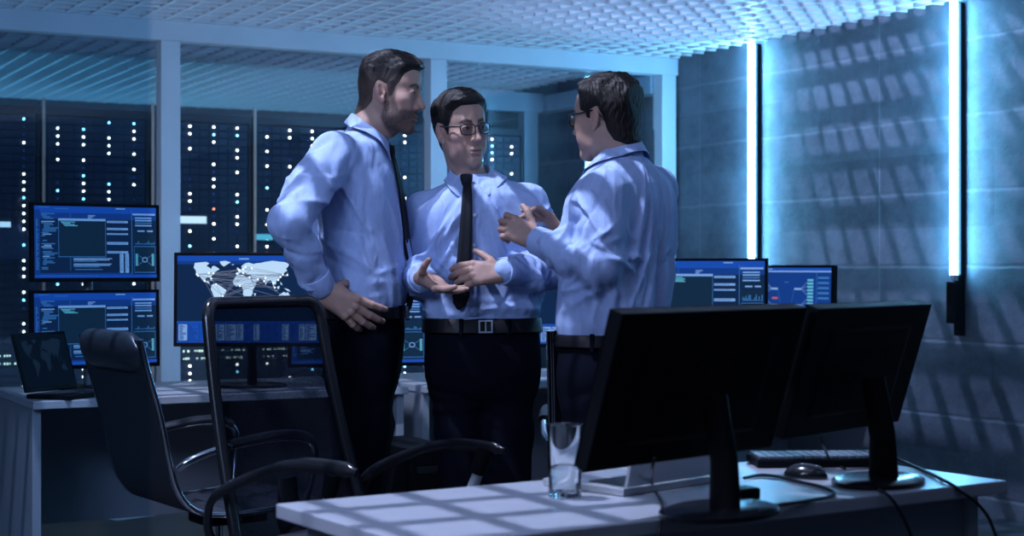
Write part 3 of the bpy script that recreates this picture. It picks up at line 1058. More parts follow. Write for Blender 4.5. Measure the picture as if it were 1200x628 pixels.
# ------------------------------------------------------------------ computer tower, flat sheets
pc = thing('computer_tower', 'black computer tower on the floor before the far desks, between the two men', 'computer', (2.405, 5.06, 0), 0)
MB().box((-0.095, -0.01, 0.012), (0.095, 0.40, 0.56)).build('case', M['blackplastic'], pc, bevel=0.006)
MB().box((-0.088, -0.018, 0.02), (0.088, -0.0105, 0.55)).build('front_bezel', M['blackgloss'], pc, bevel=0.004)
MB().box((-0.06, -0.021, 0.47), (0.06, -0.0185, 0.495)).build('disc_drive', M['keys'], pc, bevel=0.001)
for sx in (-0.07, 0.07):
    for sy in (0.03, 0.36):
        MB().cyl((sx, sy), 0.014, 0, 0.012, 12).build('foot', M['keys'], pc)
for i, (px_, py_, a_, lb) in enumerate(((140, 603, 0.3, 'thin white sheet on the floor by the leather chair, nearer one'), (158, 594, 0.9, 'thin white sheet on the floor by the leather chair, farther one'))):
    p = on_plane(px_, py_, 0.001)
    s = MB().box((-0.105, -0.148, 0.0005 + i * 0.001), (0.105, 0.148, 0.0012 + i * 0.001)).build('floor_sheet', M['flat_sheet'], None)  # thin white rectangle laid flat on the floor
    s.location = (p.x, p.y, 0)
    s.rotation_euler = (0, 0, a_)
    tag(s, lb, 'flat_sheet', 'flat sheets on the floor')


# ------------------------------------------------------------------ chairs
def star_base(t, r=0.31, chrome=True):
    m_ = M['chrome'] if chrome else M['blackplastic']
    MB().cyl((0, 0), 0.026, 0.10, 0.40, 18).build('gas_column', M['chrome'], t, smooth=True)
    MB().cyl((0, 0), 0.036, 0.07, 0.125, 18).build('hub', m_, t, smooth=True)
    for k in range(5):
        a = 2 * math.pi * k / 5 + 0.3
        ca, sa = math.cos(a), math.sin(a)
        b = MB().tube([(0.03 * ca, 0.03 * sa, 0.10), (r * 0.6 * ca, r * 0.6 * sa, 0.092), (r * ca, r * sa, 0.072)], [0.024, 0.020, 0.014], 10, None, True, (1.0, 0.7)).build('base_leg', m_, t, smooth=True)
        c = MB()
        for s in (-1, 1):
            cx, cy = r * ca - sa * 0.014 * s, r * sa + ca * 0.014 * s
            c.tube([(cx + sa * 0.009, cy - ca * 0.009, 0.026), (cx - sa * 0.009, cy + ca * 0.009, 0.026)], 0.025, 16)
        c.build('caster', M['keys'], b, smooth=True)


def leather_chair(label, pos, fwd, group):
    t = thing('office_chair', label, 'chair', W(*pos), rotz(*fwd), group)
    prof = spline([(0, -0.345, 0.985), (0, -0.325, 0.90), (0, -0.285, 0.76), (0, -0.255, 0.62), (0, -0.225, 0.525), (0, -0.165, 0.465), (0, -0.06, 0.447), (0, 0.08, 0.452), (0, 0.20, 0.462), (0, 0.265, 0.452)], 14)
    hw = 0.232
    L = [0]
    for a, b in zip(prof, prof[1:]):
        L.append(L[-1] + (b - a).length)
    top, bot = [], []
    for i, p in enumerate(prof):
        tn = (prof[min(i + 1, len(prof) - 1)] - prof[max(i - 1, 0)]).normalized()
        nn = Vector((0, -tn.z, tn.y))          # towards the sitter
        if nn.z < 0 and nn.y < 0:
            nn = -nn
        bump = 0.012 * abs(math.sin(L[i] / 0.062 * math.pi)) ** 0.6
        rt, rb = [], []
        for j in range(13):
            u = -1 + 2 * j / 12
            ed = 0.35 + 0.65 * (1 - abs(u) ** 6)
            rt.append((u * hw, p.y + nn.y * (0.010 + bump) * ed, p.z + nn.z * (0.010 + bump) * ed))
            rb.append((u * hw, p.y - nn.y * 0.008, p.z - nn.z * 0.008))
        top.append(rt)
        bot.append(rb)
    sl = MB()
    sl.grid(top, M['leather'])
    sl.grid([r[::-1] for r in bot], M['chairback'])
    n = len(top)
    for side, j in ((0, 0), (1, 12)):
        sl.grid([[top[i][j], bot[i][j]] for i in range(n)], M['leather'])
    sl.build('seat_sling', None, t, smooth=True)
    hr = MB()
    secs = []
    for j in range(17):
        u = -1 + 2 * j / 16
        s = (1 - abs(u) ** 8) ** 0.5 if abs(u) < 1 else 0.0
        s = max(s, 0.25)
        secs.append([(u * 0.232, -0.338 + 0.036 * s * math.cos(a) - 0.010 * math.sin(a), 0.945 + 0.062 * s * math.sin(a)) for a in [2 * math.pi * k / 20 for k in range(21)]])
    hr.grid(secs)
    hr.poly(secs[0][:-1][::-1])
    hr.poly(secs[-1][:-1])
    hr.build('headrest', M['leather'], t, smooth=True)
    for s in (-1, 1):
        rail = [Vector((s * 0.243, p.y, p.z)) for p in prof[::4]] + [Vector((s * 0.243, prof[-1].y + 0.01, prof[-1].z - 0.012))]
        MB().tube(rail, 0.0125, 10, None, True, (0.8, 1.25)).build('side_rail', M['chrome'], t, smooth=True)
        arm = spline([(s * 0.257, -0.232, 0.60), (s * 0.275, -0.20, 0.625), (s * 0.285, -0.10, 0.655), (s * 0.288, 0.06, 0.675), (s * 0.288, 0.165, 0.668), (s * 0.287, 0.205, 0.635), (s * 0.280, 0.20, 0.55), (s * 0.262, 0.185, 0.468)], 6)
        ao = MB().tube(arm, 0.0115, 10).build('armrest', M['chrome'], t, smooth=True)
        pad = spline([(s * 0.285, -0.08, 0.664), (s * 0.288, 0.06, 0.684), (s * 0.288, 0.15, 0.682), (s * 0.288, 0.19, 0.664)], 6)
        MB().tube(pad, 0.019, 10, None, True, (1.15, 0.75)).build('arm_pad', M['leather'], ao, smooth=True)
    MB().tube([(-0.243, -0.03, 0.432), (0.243, -0.03, 0.432)], 0.012, 10).build('cross_bar', M['chrome'], t, smooth=True)
    MB().tube([(-0.243, 0.13, 0.438), (0.243, 0.13, 0.438)], 0.012, 10).build('cross_bar', M['chrome'], t, smooth=True)
    MB().box((-0.075, -0.06, 0.385), (0.075, 0.15, 0.422)).build('tilt_mechanism', M['blackplastic'], t, bevel=0.008)
    star_base(t)
    return t


leather_chair('black ribbed leather office chair with chrome rails beside the far left desk', (-0.945, 5.02), (0.82, 0.57), 'leather office chairs')
leather_chair('black office chair mostly hidden behind the man seen from behind', (0.405, 5.60), (0.10, 0.99), 'leather office chairs')


def mesh_chair(label, pos, fwd):
    t = thing('office_chair', label, 'chair', W(*pos), rotz(*fwd))
    zb, zt = 0.46, 1.10
    yb, yt = -0.270, -0.425
    wb, wt = 0.240, 0.206

    def bp(u, v):           # u -1..1, v 0..1 up the back; gently dished
        w_ = wb + (wt - wb) * v
        y_ = yb + (yt - yb) * v - 0.03 * math.sin(v * math.pi) * 0 + 0.035 * (u * u - 1) * 0.9
        z_ = zb + (zt - zb) * v
        return Vector((u * w_, y_ - 0.02 * math.sin(v * 2.6), z_))
    loop = []
    cr = 0.16
    for v in np.linspace(0.0, 0.93, 16):
        loop.append(bp(-1, v))
    for a in np.linspace(0.15, math.pi / 2, 6):
        loop.append(bp(-1 + cr * (1 - math.cos(a)), 0.93 + 0.07 * math.sin(a)))
    for u in np.linspace(-0.7, 0.7, 9):
        loop.append(bp(u, 1.0))
    for a in np.linspace(math.pi / 2, 0.15, 6):
        loop.append(bp(1 - cr * (1 - math.cos(a)), 0.93 + 0.07 * math.sin(a)))
    for v in np.linspace(0.93, 0.0, 16):
        loop.append(bp(1, v))
    for u in np.linspace(0.8, -0.8, 8):
        loop.append(bp(u, -0.02))
    loop.append(loop[0].copy())
    MB().tube(loop, 0.0155, 12, None, False, (1.0, 1.15)).build('back_frame', M['blackgloss'], t, smooth=True)
    pan = [[bp(u * 0.97, v) for u in np.linspace(-1, 1, 13)] for v in np.linspace(0.01, 0.985, 22)]
    MB().grid(pan).build('back_mesh', M['mesh'], t, smooth=True, solid=0.002)
    # seat
    st = MB()
    n = 28
    rows = []
    for lv, (k, z) in enumerate(((0.92, 0.425), (1.0, 0.445), (1.0, 0.475), (0.93, 0.492), (0.6, 0.497), (0.2, 0.496))):
        row = []
        for i in range(n + 1):
            a = 2 * math.pi * i / n
            cx, sy = math.cos(a), math.sin(a)
            sx = math.copysign(abs(cx) ** 0.55, cx) * 0.245 * k
            sy = math.copysign(abs(sy) ** 0.55, sy) * 0.235 * k
            row.append((sx, sy - 0.02, z))
        rows.append(row)
    st.grid(rows)
    st.poly(rows[-1][:-1])
    st.poly(rows[0][:-1][::-1])
    st.build('seat', M['chairback'], t, smooth=True)
    MB().tube([(0, -0.16, 0.405), (0, -0.29, 0.43), (0, -0.335, 0.50), (0, -0.345, 0.62)], [0.03, 0.03, 0.028, 0.02], 12, None, True, (1.6, 0.6)).build('back_support', M['blackplastic'], t, smooth=True)
    for s in (-1, 1):
        arm = spline([(s * 0.20, -0.30, 0.42), (s * 0.275, -0.335, 0.49), (s * 0.285, -0.335, 0.565), (s * 0.287, -0.295, 0.612), (s * 0.288, -0.18, 0.662), (s * 0.288, -0.06, 0.700), (s * 0.286, 0.03, 0.712), (s * 0.283, 0.13, 0.712), (s * 0.282, 0.20, 0.706)], 6)
        rs = [0.0125 + 0.007 * max(0, 1 - i / 14) + (0.003 if 34 < i < 46 else 0) - (0.004 if i >= 47 else 0) for i in range(len(arm))]
        ao = MB().tube(arm, rs, 12, None, True, (1.3, 0.72)).build('armrest', M['blackgloss'], t, smooth=True)
        MB().tube([(s * 0.283, 0.125, 0.70), (s * 0.280, 0.105, 0.64)], [0.024, 0.020], 12).build('arm_socket', M['blackplastic'], ao, smooth=True)
        MB().tube([(s * 0.280, 0.108, 0.645), (s * 0.27, 0.045, 0.50), (s * 0.20, 0.03, 0.435)], [0.015, 0.016, 0.016], 12).build('arm_post', M['metal'], ao, smooth=True)
    MB().box((-0.09, -0.12, 0.385), (0.09, 0.11, 0.424)).build('tilt_mechanism', M['blackplastic'], t, bevel=0.008)
    star_base(t, 0.30, False)
    return t


mesh_chair('black mesh-backed office chair with looped arms, nearest the front desk', (-0.350, 4.12), (0.78, -0.63))
# ------------------------------------------------------------------ sculpting with distance fields
def nrmz(v):
    v = np.asarray(v, float)
    return v / (np.linalg.norm(v) + 1e-12)


class SDF:
    def __init__(self, lo, hi, h):
        self.lo, self.h = np.array(lo, float), h
        self.n = np.maximum(4, np.ceil((np.array(hi, float) - self.lo) / h).astype(int) + 1)
        self.f = np.full(self.n, 0.5, np.float32)
        self.ax = [(self.lo[i] + h * np.arange(self.n[i])).astype(np.float32) for i in range(3)]

    def box(self, lo, hi):
        sl = []
        for i in range(3):
            a = int(np.clip(np.floor((lo[i] - self.lo[i]) / self.h), 0, self.n[i] - 1))
            b = int(np.clip(np.ceil((hi[i] - self.lo[i]) / self.h) + 1, a + 1, self.n[i]))
            sl.append(slice(a, b))
        X = self.ax[0][sl[0]][:, None, None]
        Y = self.ax[1][sl[1]][None, :, None]
        Z = self.ax[2][sl[2]][None, None, :]
        return tuple(sl), X, Y, Z

    @staticmethod
    def smin(a, b, k):
        if k <= 0:
            return np.minimum(a, b)
        h = np.clip(0.5 + 0.5 * (a - b) / k, 0, 1)
        return a * (1 - h) + b * h - k * h * (1 - h)

    def put(self, d, sl, k, op='add'):
        if op == 'add':
            self.f[sl] = self.smin(self.f[sl], d, k)
        elif op == 'sub':
            self.f[sl] = -self.smin(-self.f[sl], d, k)
        elif op == 'and':
            self.f[sl] = -self.smin(-self.f[sl], -d, k)

    def cone(self, a, b, ra, rb, k=0.0, op='add', flat=None):
        a, b = np.array(a, float), np.array(b, float)
        m = max(ra, rb) + k + 3 * self.h
        sl, X, Y, Z = self.box(np.minimum(a, b) - m, np.maximum(a, b) + m)
        ab = b - a
        L2 = max(1e-9, ab @ ab)
        t = np.clip(((X - a[0]) * ab[0] + (Y - a[1]) * ab[1] + (Z - a[2]) * ab[2]) / L2, 0, 1)
        dx, dy, dz = X - a[0] - t * ab[0], Y - a[1] - t * ab[1], Z - a[2] - t * ab[2]
        d = np.sqrt(dx * dx + dy * dy + dz * dz) - (ra + (rb - ra) * t)
        self.put(d, sl, k, op)

    def ell(self, c, r, R=None, k=0.0, op='add'):
        c, r = np.array(c, float), np.array(r, float)
        m = max(r) + k + 3 * self.h
        sl, X, Y, Z = self.box(c - m, c + m)
        x, y, z = X - c[0], Y - c[1], Z - c[2]
        if R is not None:
            R = np.array(R, float)
            x, y, z = (R[0, 0] * x + R[1, 0] * y + R[2, 0] * z, R[0, 1] * x + R[1, 1] * y + R[2, 1] * z, R[0, 2] * x + R[1, 2] * y + R[2, 2] * z)
        k0 = np.sqrt((x / r[0]) ** 2 + (y / r[1]) ** 2 + (z / r[2]) ** 2)
        k1 = np.sqrt((x / r[0] ** 2) ** 2 + (y / r[1] ** 2) ** 2 + (z / r[2] ** 2) ** 2) + 1e-9
        self.put(k0 * (k0 - 1) / k1, sl, k, op)

    def chain(self, pts, rs, k, kk=0.004):
        """a finger or limb: its own field first, then one blend"""
        sub = SDF.__new__(SDF)
        P = np.array(pts, float)
        m = max(rs) + k + 3 * self.h
        sl, X, Y, Z = self.box(P.min(0) - m, P.max(0) + m)
        d = None
        for a, b, ra, rb in zip(P, P[1:], rs, rs[1:]):
            ab = b - a
            L2 = max(1e-9, ab @ ab)
            t = np.clip(((X - a[0]) * ab[0] + (Y - a[1]) * ab[1] + (Z - a[2]) * ab[2]) / L2, 0, 1)
            dd = np.sqrt((X - a[0] - t * ab[0]) ** 2 + (Y - a[1] - t * ab[1]) ** 2 + (Z - a[2] - t * ab[2]) ** 2) - (ra + (rb - ra) * t)
            d = dd if d is None else self.smin(d, dd, kk)
        self.put(d, sl, k)

    def loft(self, tab, ang, k=0.0, p=2.4):
        """tab rows: z, centre x, centre y, half size along facing, half size across; ang = facing angle from +x"""
        tab = np.array(sorted(tab, key=lambda r_: r_[0]), float)
        z0, z1 = tab[0, 0], tab[-1, 0]
        rm = max(tab[:, 3].max(), tab[:, 4].max()) + k + 3 * self.h
        sl, X, Y, Z = self.box((tab[:, 1].min() - rm, tab[:, 2].min() - rm, z0 - k - 3 * self.h), (tab[:, 1].max() + rm, tab[:, 2].max() + rm, z1 + k + 3 * self.h))
        zz = np.clip(Z, z0, z1)
        col = [np.interp(zz, tab[:, 0], smooth_cols(tab, i)) for i in (1, 2, 3, 4)]
        c, s = math.cos(ang), math.sin(ang)
        u = (X - col[0]) * c + (Y - col[1]) * s
        v = -(X - col[0]) * s + (Y - col[1]) * c
        q = (np.abs(u / col[2]) ** p + np.abs(v / col[3]) ** p + 1e-9) ** (1 / p)
        d = (q - 1) * np.minimum(col[2], col[3]) * 0.9
        d = np.maximum(d, np.maximum(z0 - Z, Z - z1))
        self.put(d, sl, k)

    def folds(self, a, b, R, folds, ref=(0, 0, 1)):
        """creases of cloth wound round the axis a-b: (u, angle, slope, width, span, height)"""
        a, b = np.array(a, float), np.array(b, float)
        L = np.linalg.norm(b - a)
        t = (b - a) / L
        ref = np.array(ref, float)
        e1 = nrmz(ref - t * (ref @ t))
        e2 = np.cross(t, e1)
        m = R + 0.02
        sl, X, Y, Z = self.box(np.minimum(a, b) - m, np.maximum(a, b) + m)
        x, y, z = X - a[0], Y - a[1], Z - a[2]
        u = x * t[0] + y * t[1] + z * t[2]
        p = x * e1[0] + y * e1[1] + z * e1[2]
        q = x * e2[0] + y * e2[1] + z * e2[2]
        th = np.arctan2(q, p)
        rad = np.sqrt(p * p + q * q)
        disp = np.zeros_like(u)
        for fo in folds:
            u0, th0, sl_, wd, span, hh = fo[:6]
            dth = (th - th0 + math.pi) % (2 * math.pi) - math.pi
            if len(fo) > 6:                       # a crease running along the axis
                du = u - u0 * L
                disp += 2.0 * hh * np.exp(-np.abs((dth - sl_ * du) / wd) ** 1.5) * np.exp(-(du / span) ** 2)
            else:
                disp += 1.9 * hh * np.exp(-np.abs((u - u0 * L - sl_ * dth) / wd) ** 1.5) * np.exp(-(dth / span) ** 2)
        win = np.clip((R + 0.015 - rad) / 0.045, 0, 1) * np.clip((u + 0.01) / 0.05, 0, 1) * np.clip((L + 0.01 - u) / 0.05, 0, 1)
        self.f[sl] -= disp * win

    def at(self, p):
        i = np.clip(((np.array(p) - self.lo) / self.h).round().astype(int), 0, self.n - 1)
        return self.f[tuple(i)]

    def mesh(self):
        f = self.f
        s = f < 0
        nx, ny, nz = f.shape
        cs = np.zeros((nx - 1, ny - 1, nz - 1), np.int8)
        for i in (0, 1):
            for j in (0, 1):
                for k in (0, 1):
                    cs += s[i:nx - 1 + i, j:ny - 1 + j, k:nz - 1 + k]
        mixed = (cs > 0) & (cs < 8)
        idx = np.full(mixed.shape, -1, np.int64)
        cells = np.argwhere(mixed)
        idx[mixed] = np.arange(len(cells))
        acc = np.zeros((len(cells), 3))
        cnt = np.zeros(len(cells))
        I, J, K = cells.T
        for axis in range(3):
            o = [i for i in range(3) if i != axis]
            for d1 in (0, 1):
                for d2 in (0, 1):
                    off = [0, 0, 0]
                    off[o[0]], off[o[1]] = d1, d2
                    off2 = list(off)
                    off2[axis] = 1
                    fa = f[I + off[0], J + off[1], K + off[2]]
                    fb = f[I + off2[0], J + off2[1], K + off2[2]]
                    cr = (fa < 0) != (fb < 0)
                    t = np.where(cr, fa / np.where(cr, fa - fb, 1), 0)
                    pos = np.zeros((len(cells), 3))
                    pos[:, o[0]], pos[:, o[1]] = d1, d2
                    pos[:, axis] = t
                    acc += pos * cr[:, None]
                    cnt += cr
        V = self.lo + self.h * (cells + acc / np.maximum(cnt, 1)[:, None])
        Q = []
        for axis in range(3):
            u, v = [(1, 2), (2, 0), (0, 1)][axis]
            A = [slice(None)] * 3
            B = [slice(None)] * 3
            A[axis] = slice(0, -1)
            B[axis] = slice(1, None)
            cr = s[tuple(A)] != s[tuple(B)]
            P = np.argwhere(cr)
            P = P[(P[:, u] >= 1) & (P[:, v] >= 1) & (P[:, u] < f.shape[u] - 1) & (P[:, v] < f.shape[v] - 1)]
            if not len(P):
                continue
            eu = np.zeros(3, int); eu[u] = 1
            ev = np.zeros(3, int); ev[v] = 1
            q = np.stack([idx[tuple((P - eu - ev).T)], idx[tuple((P - ev).T)], idx[tuple(P.T)], idx[tuple((P - eu).T)]], 1)
            flip = ~s[tuple(P.T)]
            q[flip] = q[flip][:, ::-1]
            Q.append(q)
        Q = np.concatenate(Q)
        return V, Q[(Q >= 0).all(1)]


def smooth_cols(tab, i):
    return tab[:, i]


def densify(rows, n=6):
    """smooth interpolation of loft rows"""
    rows = sorted(rows, key=lambda r_: r_[0])
    P = [np.array(r, float) for r in rows]
    out = []
    for i in range(len(P) - 1):
        p0 = P[i - 1] if i else P[0]
        p1, p2 = P[i], P[i + 1]
        p3 = P[i + 2] if i + 2 < len(P) else P[-1]
        for kx in range(n):
            t = kx / n
            q = 0.5 * (2 * p1 + (p2 - p0) * t + (2 * p0 - 5 * p1 + 4 * p2 - p3) * t * t + (3 * p1 - p0 - 3 * p2 + p3) * t ** 3)
            q[0] = p1[0] + (p2[0] - p1[0]) * t
            out.append(q)
    out.append(P[-1])
    return out


def np_mesh(name, parts, mats, parent=None, cols=None, smooth_it=0):
    """parts: list of (verts, quads); ONE object"""
    V = np.concatenate([p[0] for p in parts]).astype(np.float32)
    off, Q = 0, []
    for v, q in parts:
        Q.append(q + off)
        off += len(v)
    Q = np.concatenate(Q).astype(np.int32)
    me = bpy.data.meshes.new(name)
    me.vertices.add(len(V))
    me.vertices.foreach_set('co', V.ravel())
    me.loops.add(Q.size)
    me.loops.foreach_set('vertex_index', Q.ravel())
    me.polygons.add(len(Q))
    me.polygons.foreach_set('loop_start', np.arange(0, Q.size, 4, dtype=np.int32))
    me.polygons.foreach_set('use_smooth', np.ones(len(Q), bool))
    me.update(calc_edges=True)
    me.validate()
    for m in mats:
        me.materials.append(m)
    if cols is not None:
        ca = me.color_attributes.new('Col', 'FLOAT_COLOR', 'POINT')
        c4 = np.ones((len(V), 4), np.float32)
        c4[:, :3] = cols
        ca.data.foreach_set('color', c4.ravel())
    o = bpy.data.objects.new(name, me)
    C.objects.link(o)
    if parent is not None:
        o.parent = parent
    return o


def noise3(P, scale, seed=0):
    """cheap smooth noise in -1..1 from warped sines"""
    r = np.random.RandomState(seed)
    out = np.zeros(len(P))
    for i in range(6):
        k = r.normal(size=3)
        k = k / np.linalg.norm(k) * scale * (0.7 + 0.8 * r.rand())
        k2 = r.normal(size=3) * scale * 0.6
        out += np.sin(P @ k + 1.5 * np.sin(P @ k2 + r.rand() * 6) + r.rand() * 6)
    return out / 3.5


def poly_sd(Yv, Zv, poly):
    """signed distance to a 2-D polygon (negative inside); Yv, Zv broadcastable"""
    Yv, Zv = np.broadcast_arrays(Yv, Zv)
    d = np.full(Yv.shape, 1e9)
    ins = np.zeros(Yv.shape, bool)
    n = len(poly)
    for i in range(n):
        a, b = np.array(poly[i], float), np.array(poly[(i + 1) % n], float)
        e = b - a
        wy, wz = Yv - a[0], Zv - a[1]
        t = np.clip((wy * e[0] + wz * e[1]) / (e @ e), 0, 1)
        d = np.minimum(d, (wy - t * e[0]) ** 2 + (wz - t * e[1]) ** 2)
        c1 = (a[1] <= Zv) & (b[1] > Zv) | (b[1] <= Zv) & (a[1] > Zv)
        with np.errstate(divide='ignore', invalid='ignore'):
            xi = a[0] + (Zv - a[1]) / (b[1] - a[1] if b[1] != a[1] else 1e-9) * e[0]
        ins ^= c1 & (Yv < xi)
    return np.where(ins, -1, 1) * np.sqrt(d)


def basis(fwd, up):
    f = nrmz(fwd)
    up = np.array(up, float)
    r = nrmz(np.cross(f, up))
    u = np.cross(r, f)
    return np.stack([r, f, u], 1)           # columns: own right, forward, up


# ------------------------------------------------------------------ heads (own axes: x right, y forward, z up, origin between the eyes' level)
def head(neck_local, hair_poly, hair_t, style, beard=0.0, jaw=1.0, seed=1, h=0.0019, nose=1.0, round_=0.0):
    S_ = SDF((-0.112, -0.165, -0.235), (0.112, 0.135, 0.155), h)
    S_.ell((0, -0.008, 0.034), (0.0745, 0.0975, 0.080))
    S_.ell((0, -0.035, 0.020), (0.0735, 0.068, 0.072), k=0.03)
    S_.ell((0, 0.036, 0.030), (0.062, 0.053, 0.060), k=0.03)                      # forehead
    S_.ell((0, 0.030, -0.040), (0.058 + round_, 0.056, 0.066), k=0.03)            # face
    for s in (-1, 1):
        S_.cone((s * 0.054 * jaw, -0.004, -0.045), (s * 0.046 * jaw, 0.016, -0.080), 0.016, 0.014, 0.02)
        S_.cone((s * 0.046 * jaw, 0.016, -0.080), (s * 0.012, 0.069, -0.107), 0.014, 0.013, 0.018)
        S_.ell((s * 0.047, 0.055, -0.024), (0.020, 0.022, 0.018), k=0.025)           # cheekbone
        S_.ell((s * 0.036, 0.050, -0.060), (0.022 + round_, 0.028, 0.030), k=0.02)
    S_.ell((0, 0.070, -0.104), (0.024, 0.020, 0.016), k=0.02)                       # chin
    S_.ell((0, 0.071, -0.074), (0.029, 0.022, 0.024), k=0.015)                       # muzzle
    S_.ell((0, 0.030, -0.093), (0.034, 0.042, 0.018), k=0.02)                       # floor of the jaw
    S_.cone((-0.030, 0.080, 0.021), (0.030, 0.080, 0.021), 0.0095, 0.0095, 0.014)   # brow ridge
    for s in (-1, 1):
        S_.ell((s * 0.0315, 0.098, 0.000), (0.0185, 0.0165, 0.0125), k=0.010, op='sub')
    S_.cone((0, 0.089, 0.010), (0, 0.103 + 0.004 * nose, -0.030), 0.0062, 0.0082, 0.010)       # bridge
    S_.cone((0, 0.084, 0.004), (0, 0.090, -0.040), 0.0070, 0.0120, 0.012)
    S_.ell((0, 0.107 + 0.004 * nose, -0.0365), (0.0105, 0.0105, 0.0092), k=0.006)
    for s in (-1, 1):
        S_.ell((s * 0.0118, 0.097, -0.0405), (0.0078, 0.0105, 0.0072), k=0.005)
        S_.ell((s * 0.0066, 0.1040, -0.0475), (0.0036, 0.0052, 0.0038), k=0.002, op='sub')
    for s in (-1, 1):                                                                  # lids round the eyeball
        S_.ell((s * 0.0315, 0.0775, 0.0), (0.0150, 0.0150, 0.0132), k=0.006)
        S_.ell((s * 0.0315, 0.0925, -0.0008), (0.0124, 0.0120, 0.0036), k=0.0015, op='sub')
    S_.cone((-0.015, 0.0895, -0.0665), (0.015, 0.0895, -0.0665), 0.0042, 0.0042, 0.005)        # lips
    S_.ell((0, 0.0925, -0.0665), (0.012, 0.0042, 0.0044), k=0.005)
    S_.ell((0, 0.0895, -0.0785), (0.0175, 0.0062, 0.0056), k=0.006)
    S_.cone((-0.021, 0.0890, -0.0722), (0.021, 0.0890, -0.0722), 0.0012, 0.0012, 0.004, op='sub')
    S_.cone((-0.017, 0.0935, -0.0722), (0.017, 0.0935, -0.0722), 0.0018, 0.0018, 0.003, op='sub')
    S_.ell((0, 0.0935, -0.0905), (0.018, 0.0060, 0.0042), k=0.006, op='sub')
    base = S_.f.copy()
    # neck
    S_.cone((0, -0.020, -0.055), neck_local, 0.053, 0.060, 0.028)
    S_.cone((0, -0.050, -0.035), np.array(neck_local) + np.array([0, -0.016, 0]), 0.044, 0.050, 0.03)
    S_.cone((0, 0.016, -0.120), np.array(neck_local) + np.array([0, 0.030, 0.02]), 0.012, 0.016, 0.03)
    bare = S_.f.copy()
    # ears
    for s in (-1, 1):
        a, b = math.radians(14), math.radians(24) * s
        Rx_ = np.array([[1, 0, 0], [0, math.cos(a), -math.sin(a)], [0, math.sin(a), math.cos(a)]])
        Rz_ = np.array([[math.cos(b), -math.sin(b), 0], [math.sin(b), math.cos(b), 0], [0, 0, 1]])
        R = Rz_ @ Rx_
        c = np.array([s * 0.0775, -0.012, -0.010])
        S_.ell(c, (0.0085, 0.0185, 0.0330), R, k=0.005)
        S_.ell(c + R @ np.array([s * 0.002, 0.004, -0.028]), (0.006, 0.009, 0.010), R, k=0.004)
        S_.ell(c + R @ np.array([s * 0.0105, 0.0015, 0.0045]), (0.0085, 0.0125, 0.0245), R, k=0.002, op='sub')
        S_.ell(c + R @ np.array([s * 0.0030, -0.0050, 0.0050]), (0.0042, 0.0045, 0.0150), R, k=0.003)
        S_.ell(c + R @ np.array([s * 0.0085, 0.0050, -0.0060]), (0.0090, 0.0065, 0.0090), R, k=0.002, op='sub')
        S_.ell(c + R @ np.array([s * 0.0035, 0.0135, -0.006]), (0.0042, 0.0045, 0.0070), R, k=0.003)
    V, Q = S_.mesh()
    # colours
    skin = np.array([0.40, 0.245, 0.19])
    col = np.tile(skin, (len(V), 1))
    col *= (1 + 0.05 * noise3(V, 60, seed)[:, None])
    x, y, z = V.T
    ax_ = np.abs(x)
    red = np.exp(-((ax_ - 0.045) / 0.02) ** 2 - ((z + 0.035) / 0.022) ** 2) * (y > 0.03) + np.exp(-(((x) / 0.014) ** 2 + ((z + 0.037) / 0.012) ** 2)) * (y > 0.09)
    red = np.clip(red + 0.8 * np.exp(-((ax_ - 0.08) / 0.012) ** 2 - ((z + 0.01) / 0.03) ** 2), 0, 1)
    col = col * (1 - 0.35 * red[:, None]) + 0.35 * red[:, None] * np.array([0.52, 0.22, 0.18])
    lip = np.clip(1.5 - 1.5 * np.sqrt((x / 0.024) ** 2 + ((z + 0.0725) / 0.0115) ** 2), 0, 1) * (y > 0.075)
    col = col * (1 - 0.6 * lip[:, None]) + 0.6 * lip[:, None] * np.array([0.36, 0.15, 0.13])
    # eyebrows
    bz = 0.0185 + 0.006 * np.clip((ax_ - 0.010) / 0.022, 0, 1) - 0.009 * np.clip((ax_ - 0.036) / 0.02, 0, 1)
    br = np.clip(1.7 - np.abs(z - bz) / 0.0042, 0, 1) * np.clip((ax_ - 0.009) / 0.004, 0, 1) * np.clip((0.054 - ax_) / 0.008, 0, 1) * (y > 0.055)
    col = col * (1 - 0.88 * br[:, None]) + 0.88 * br[:, None] * np.array([0.030, 0.021, 0.017])
    ex = (ax_ - 0.0315)
    la = np.exp(-((z - (0.0042 - 22.0 * ex * ex)) / 0.0014) ** 2) * (np.abs(ex) < 0.0145) * (y > 0.078)
    la = np.maximum(la, 0.6 * np.exp(-((z + 0.0056 - 14.0 * ex * ex) / 0.0010) ** 2) * (np.abs(ex) < 0.0130) * (y > 0.078))
    la = np.clip(la * 1.3, 0, 0.92)
    col = col * (1 - la[:, None]) + la[:, None] * np.array([0.020, 0.014, 0.012])
    # stubble
    if beard > 0:
        bp_ = [(0.012, 0.022), (0.036, 0.016), (0.040, -0.030), (0.052, -0.054), (0.072, -0.052), (0.13, -0.048), (0.13, -0.16), (0.02, -0.135), (-0.006, -0.085), (0.004, -0.040), (0.010, -0.010)]
        sd = poly_sd(y, z, bp_)
        m_ = np.clip(0.5 - sd / 0.010, 0, 1) * (1 - lip) * np.clip(1 - np.exp(-((ax_ / 0.012) ** 2 + ((z + 0.090) / 0.006) ** 2)) * 0.6, 0, 1)
        up_ = np.clip(1 - np.abs(z + 0.058) / 0.006, 0, 1) * (ax_ < 0.028) * (y > 0.07)
        m_ = np.clip(np.maximum(m_, up_), 0, 1) * (0.88 + 0.12 * noise3(V, 500, seed + 3))
        col = col * (1 - beard * m_[:, None]) + beard * m_[:, None] * np.array([0.030, 0.021, 0.019])
    # hair, a shell over the bare head
    Hs = SDF((-0.112, -0.165, -0.235), (0.112, 0.135, 0.155), h)
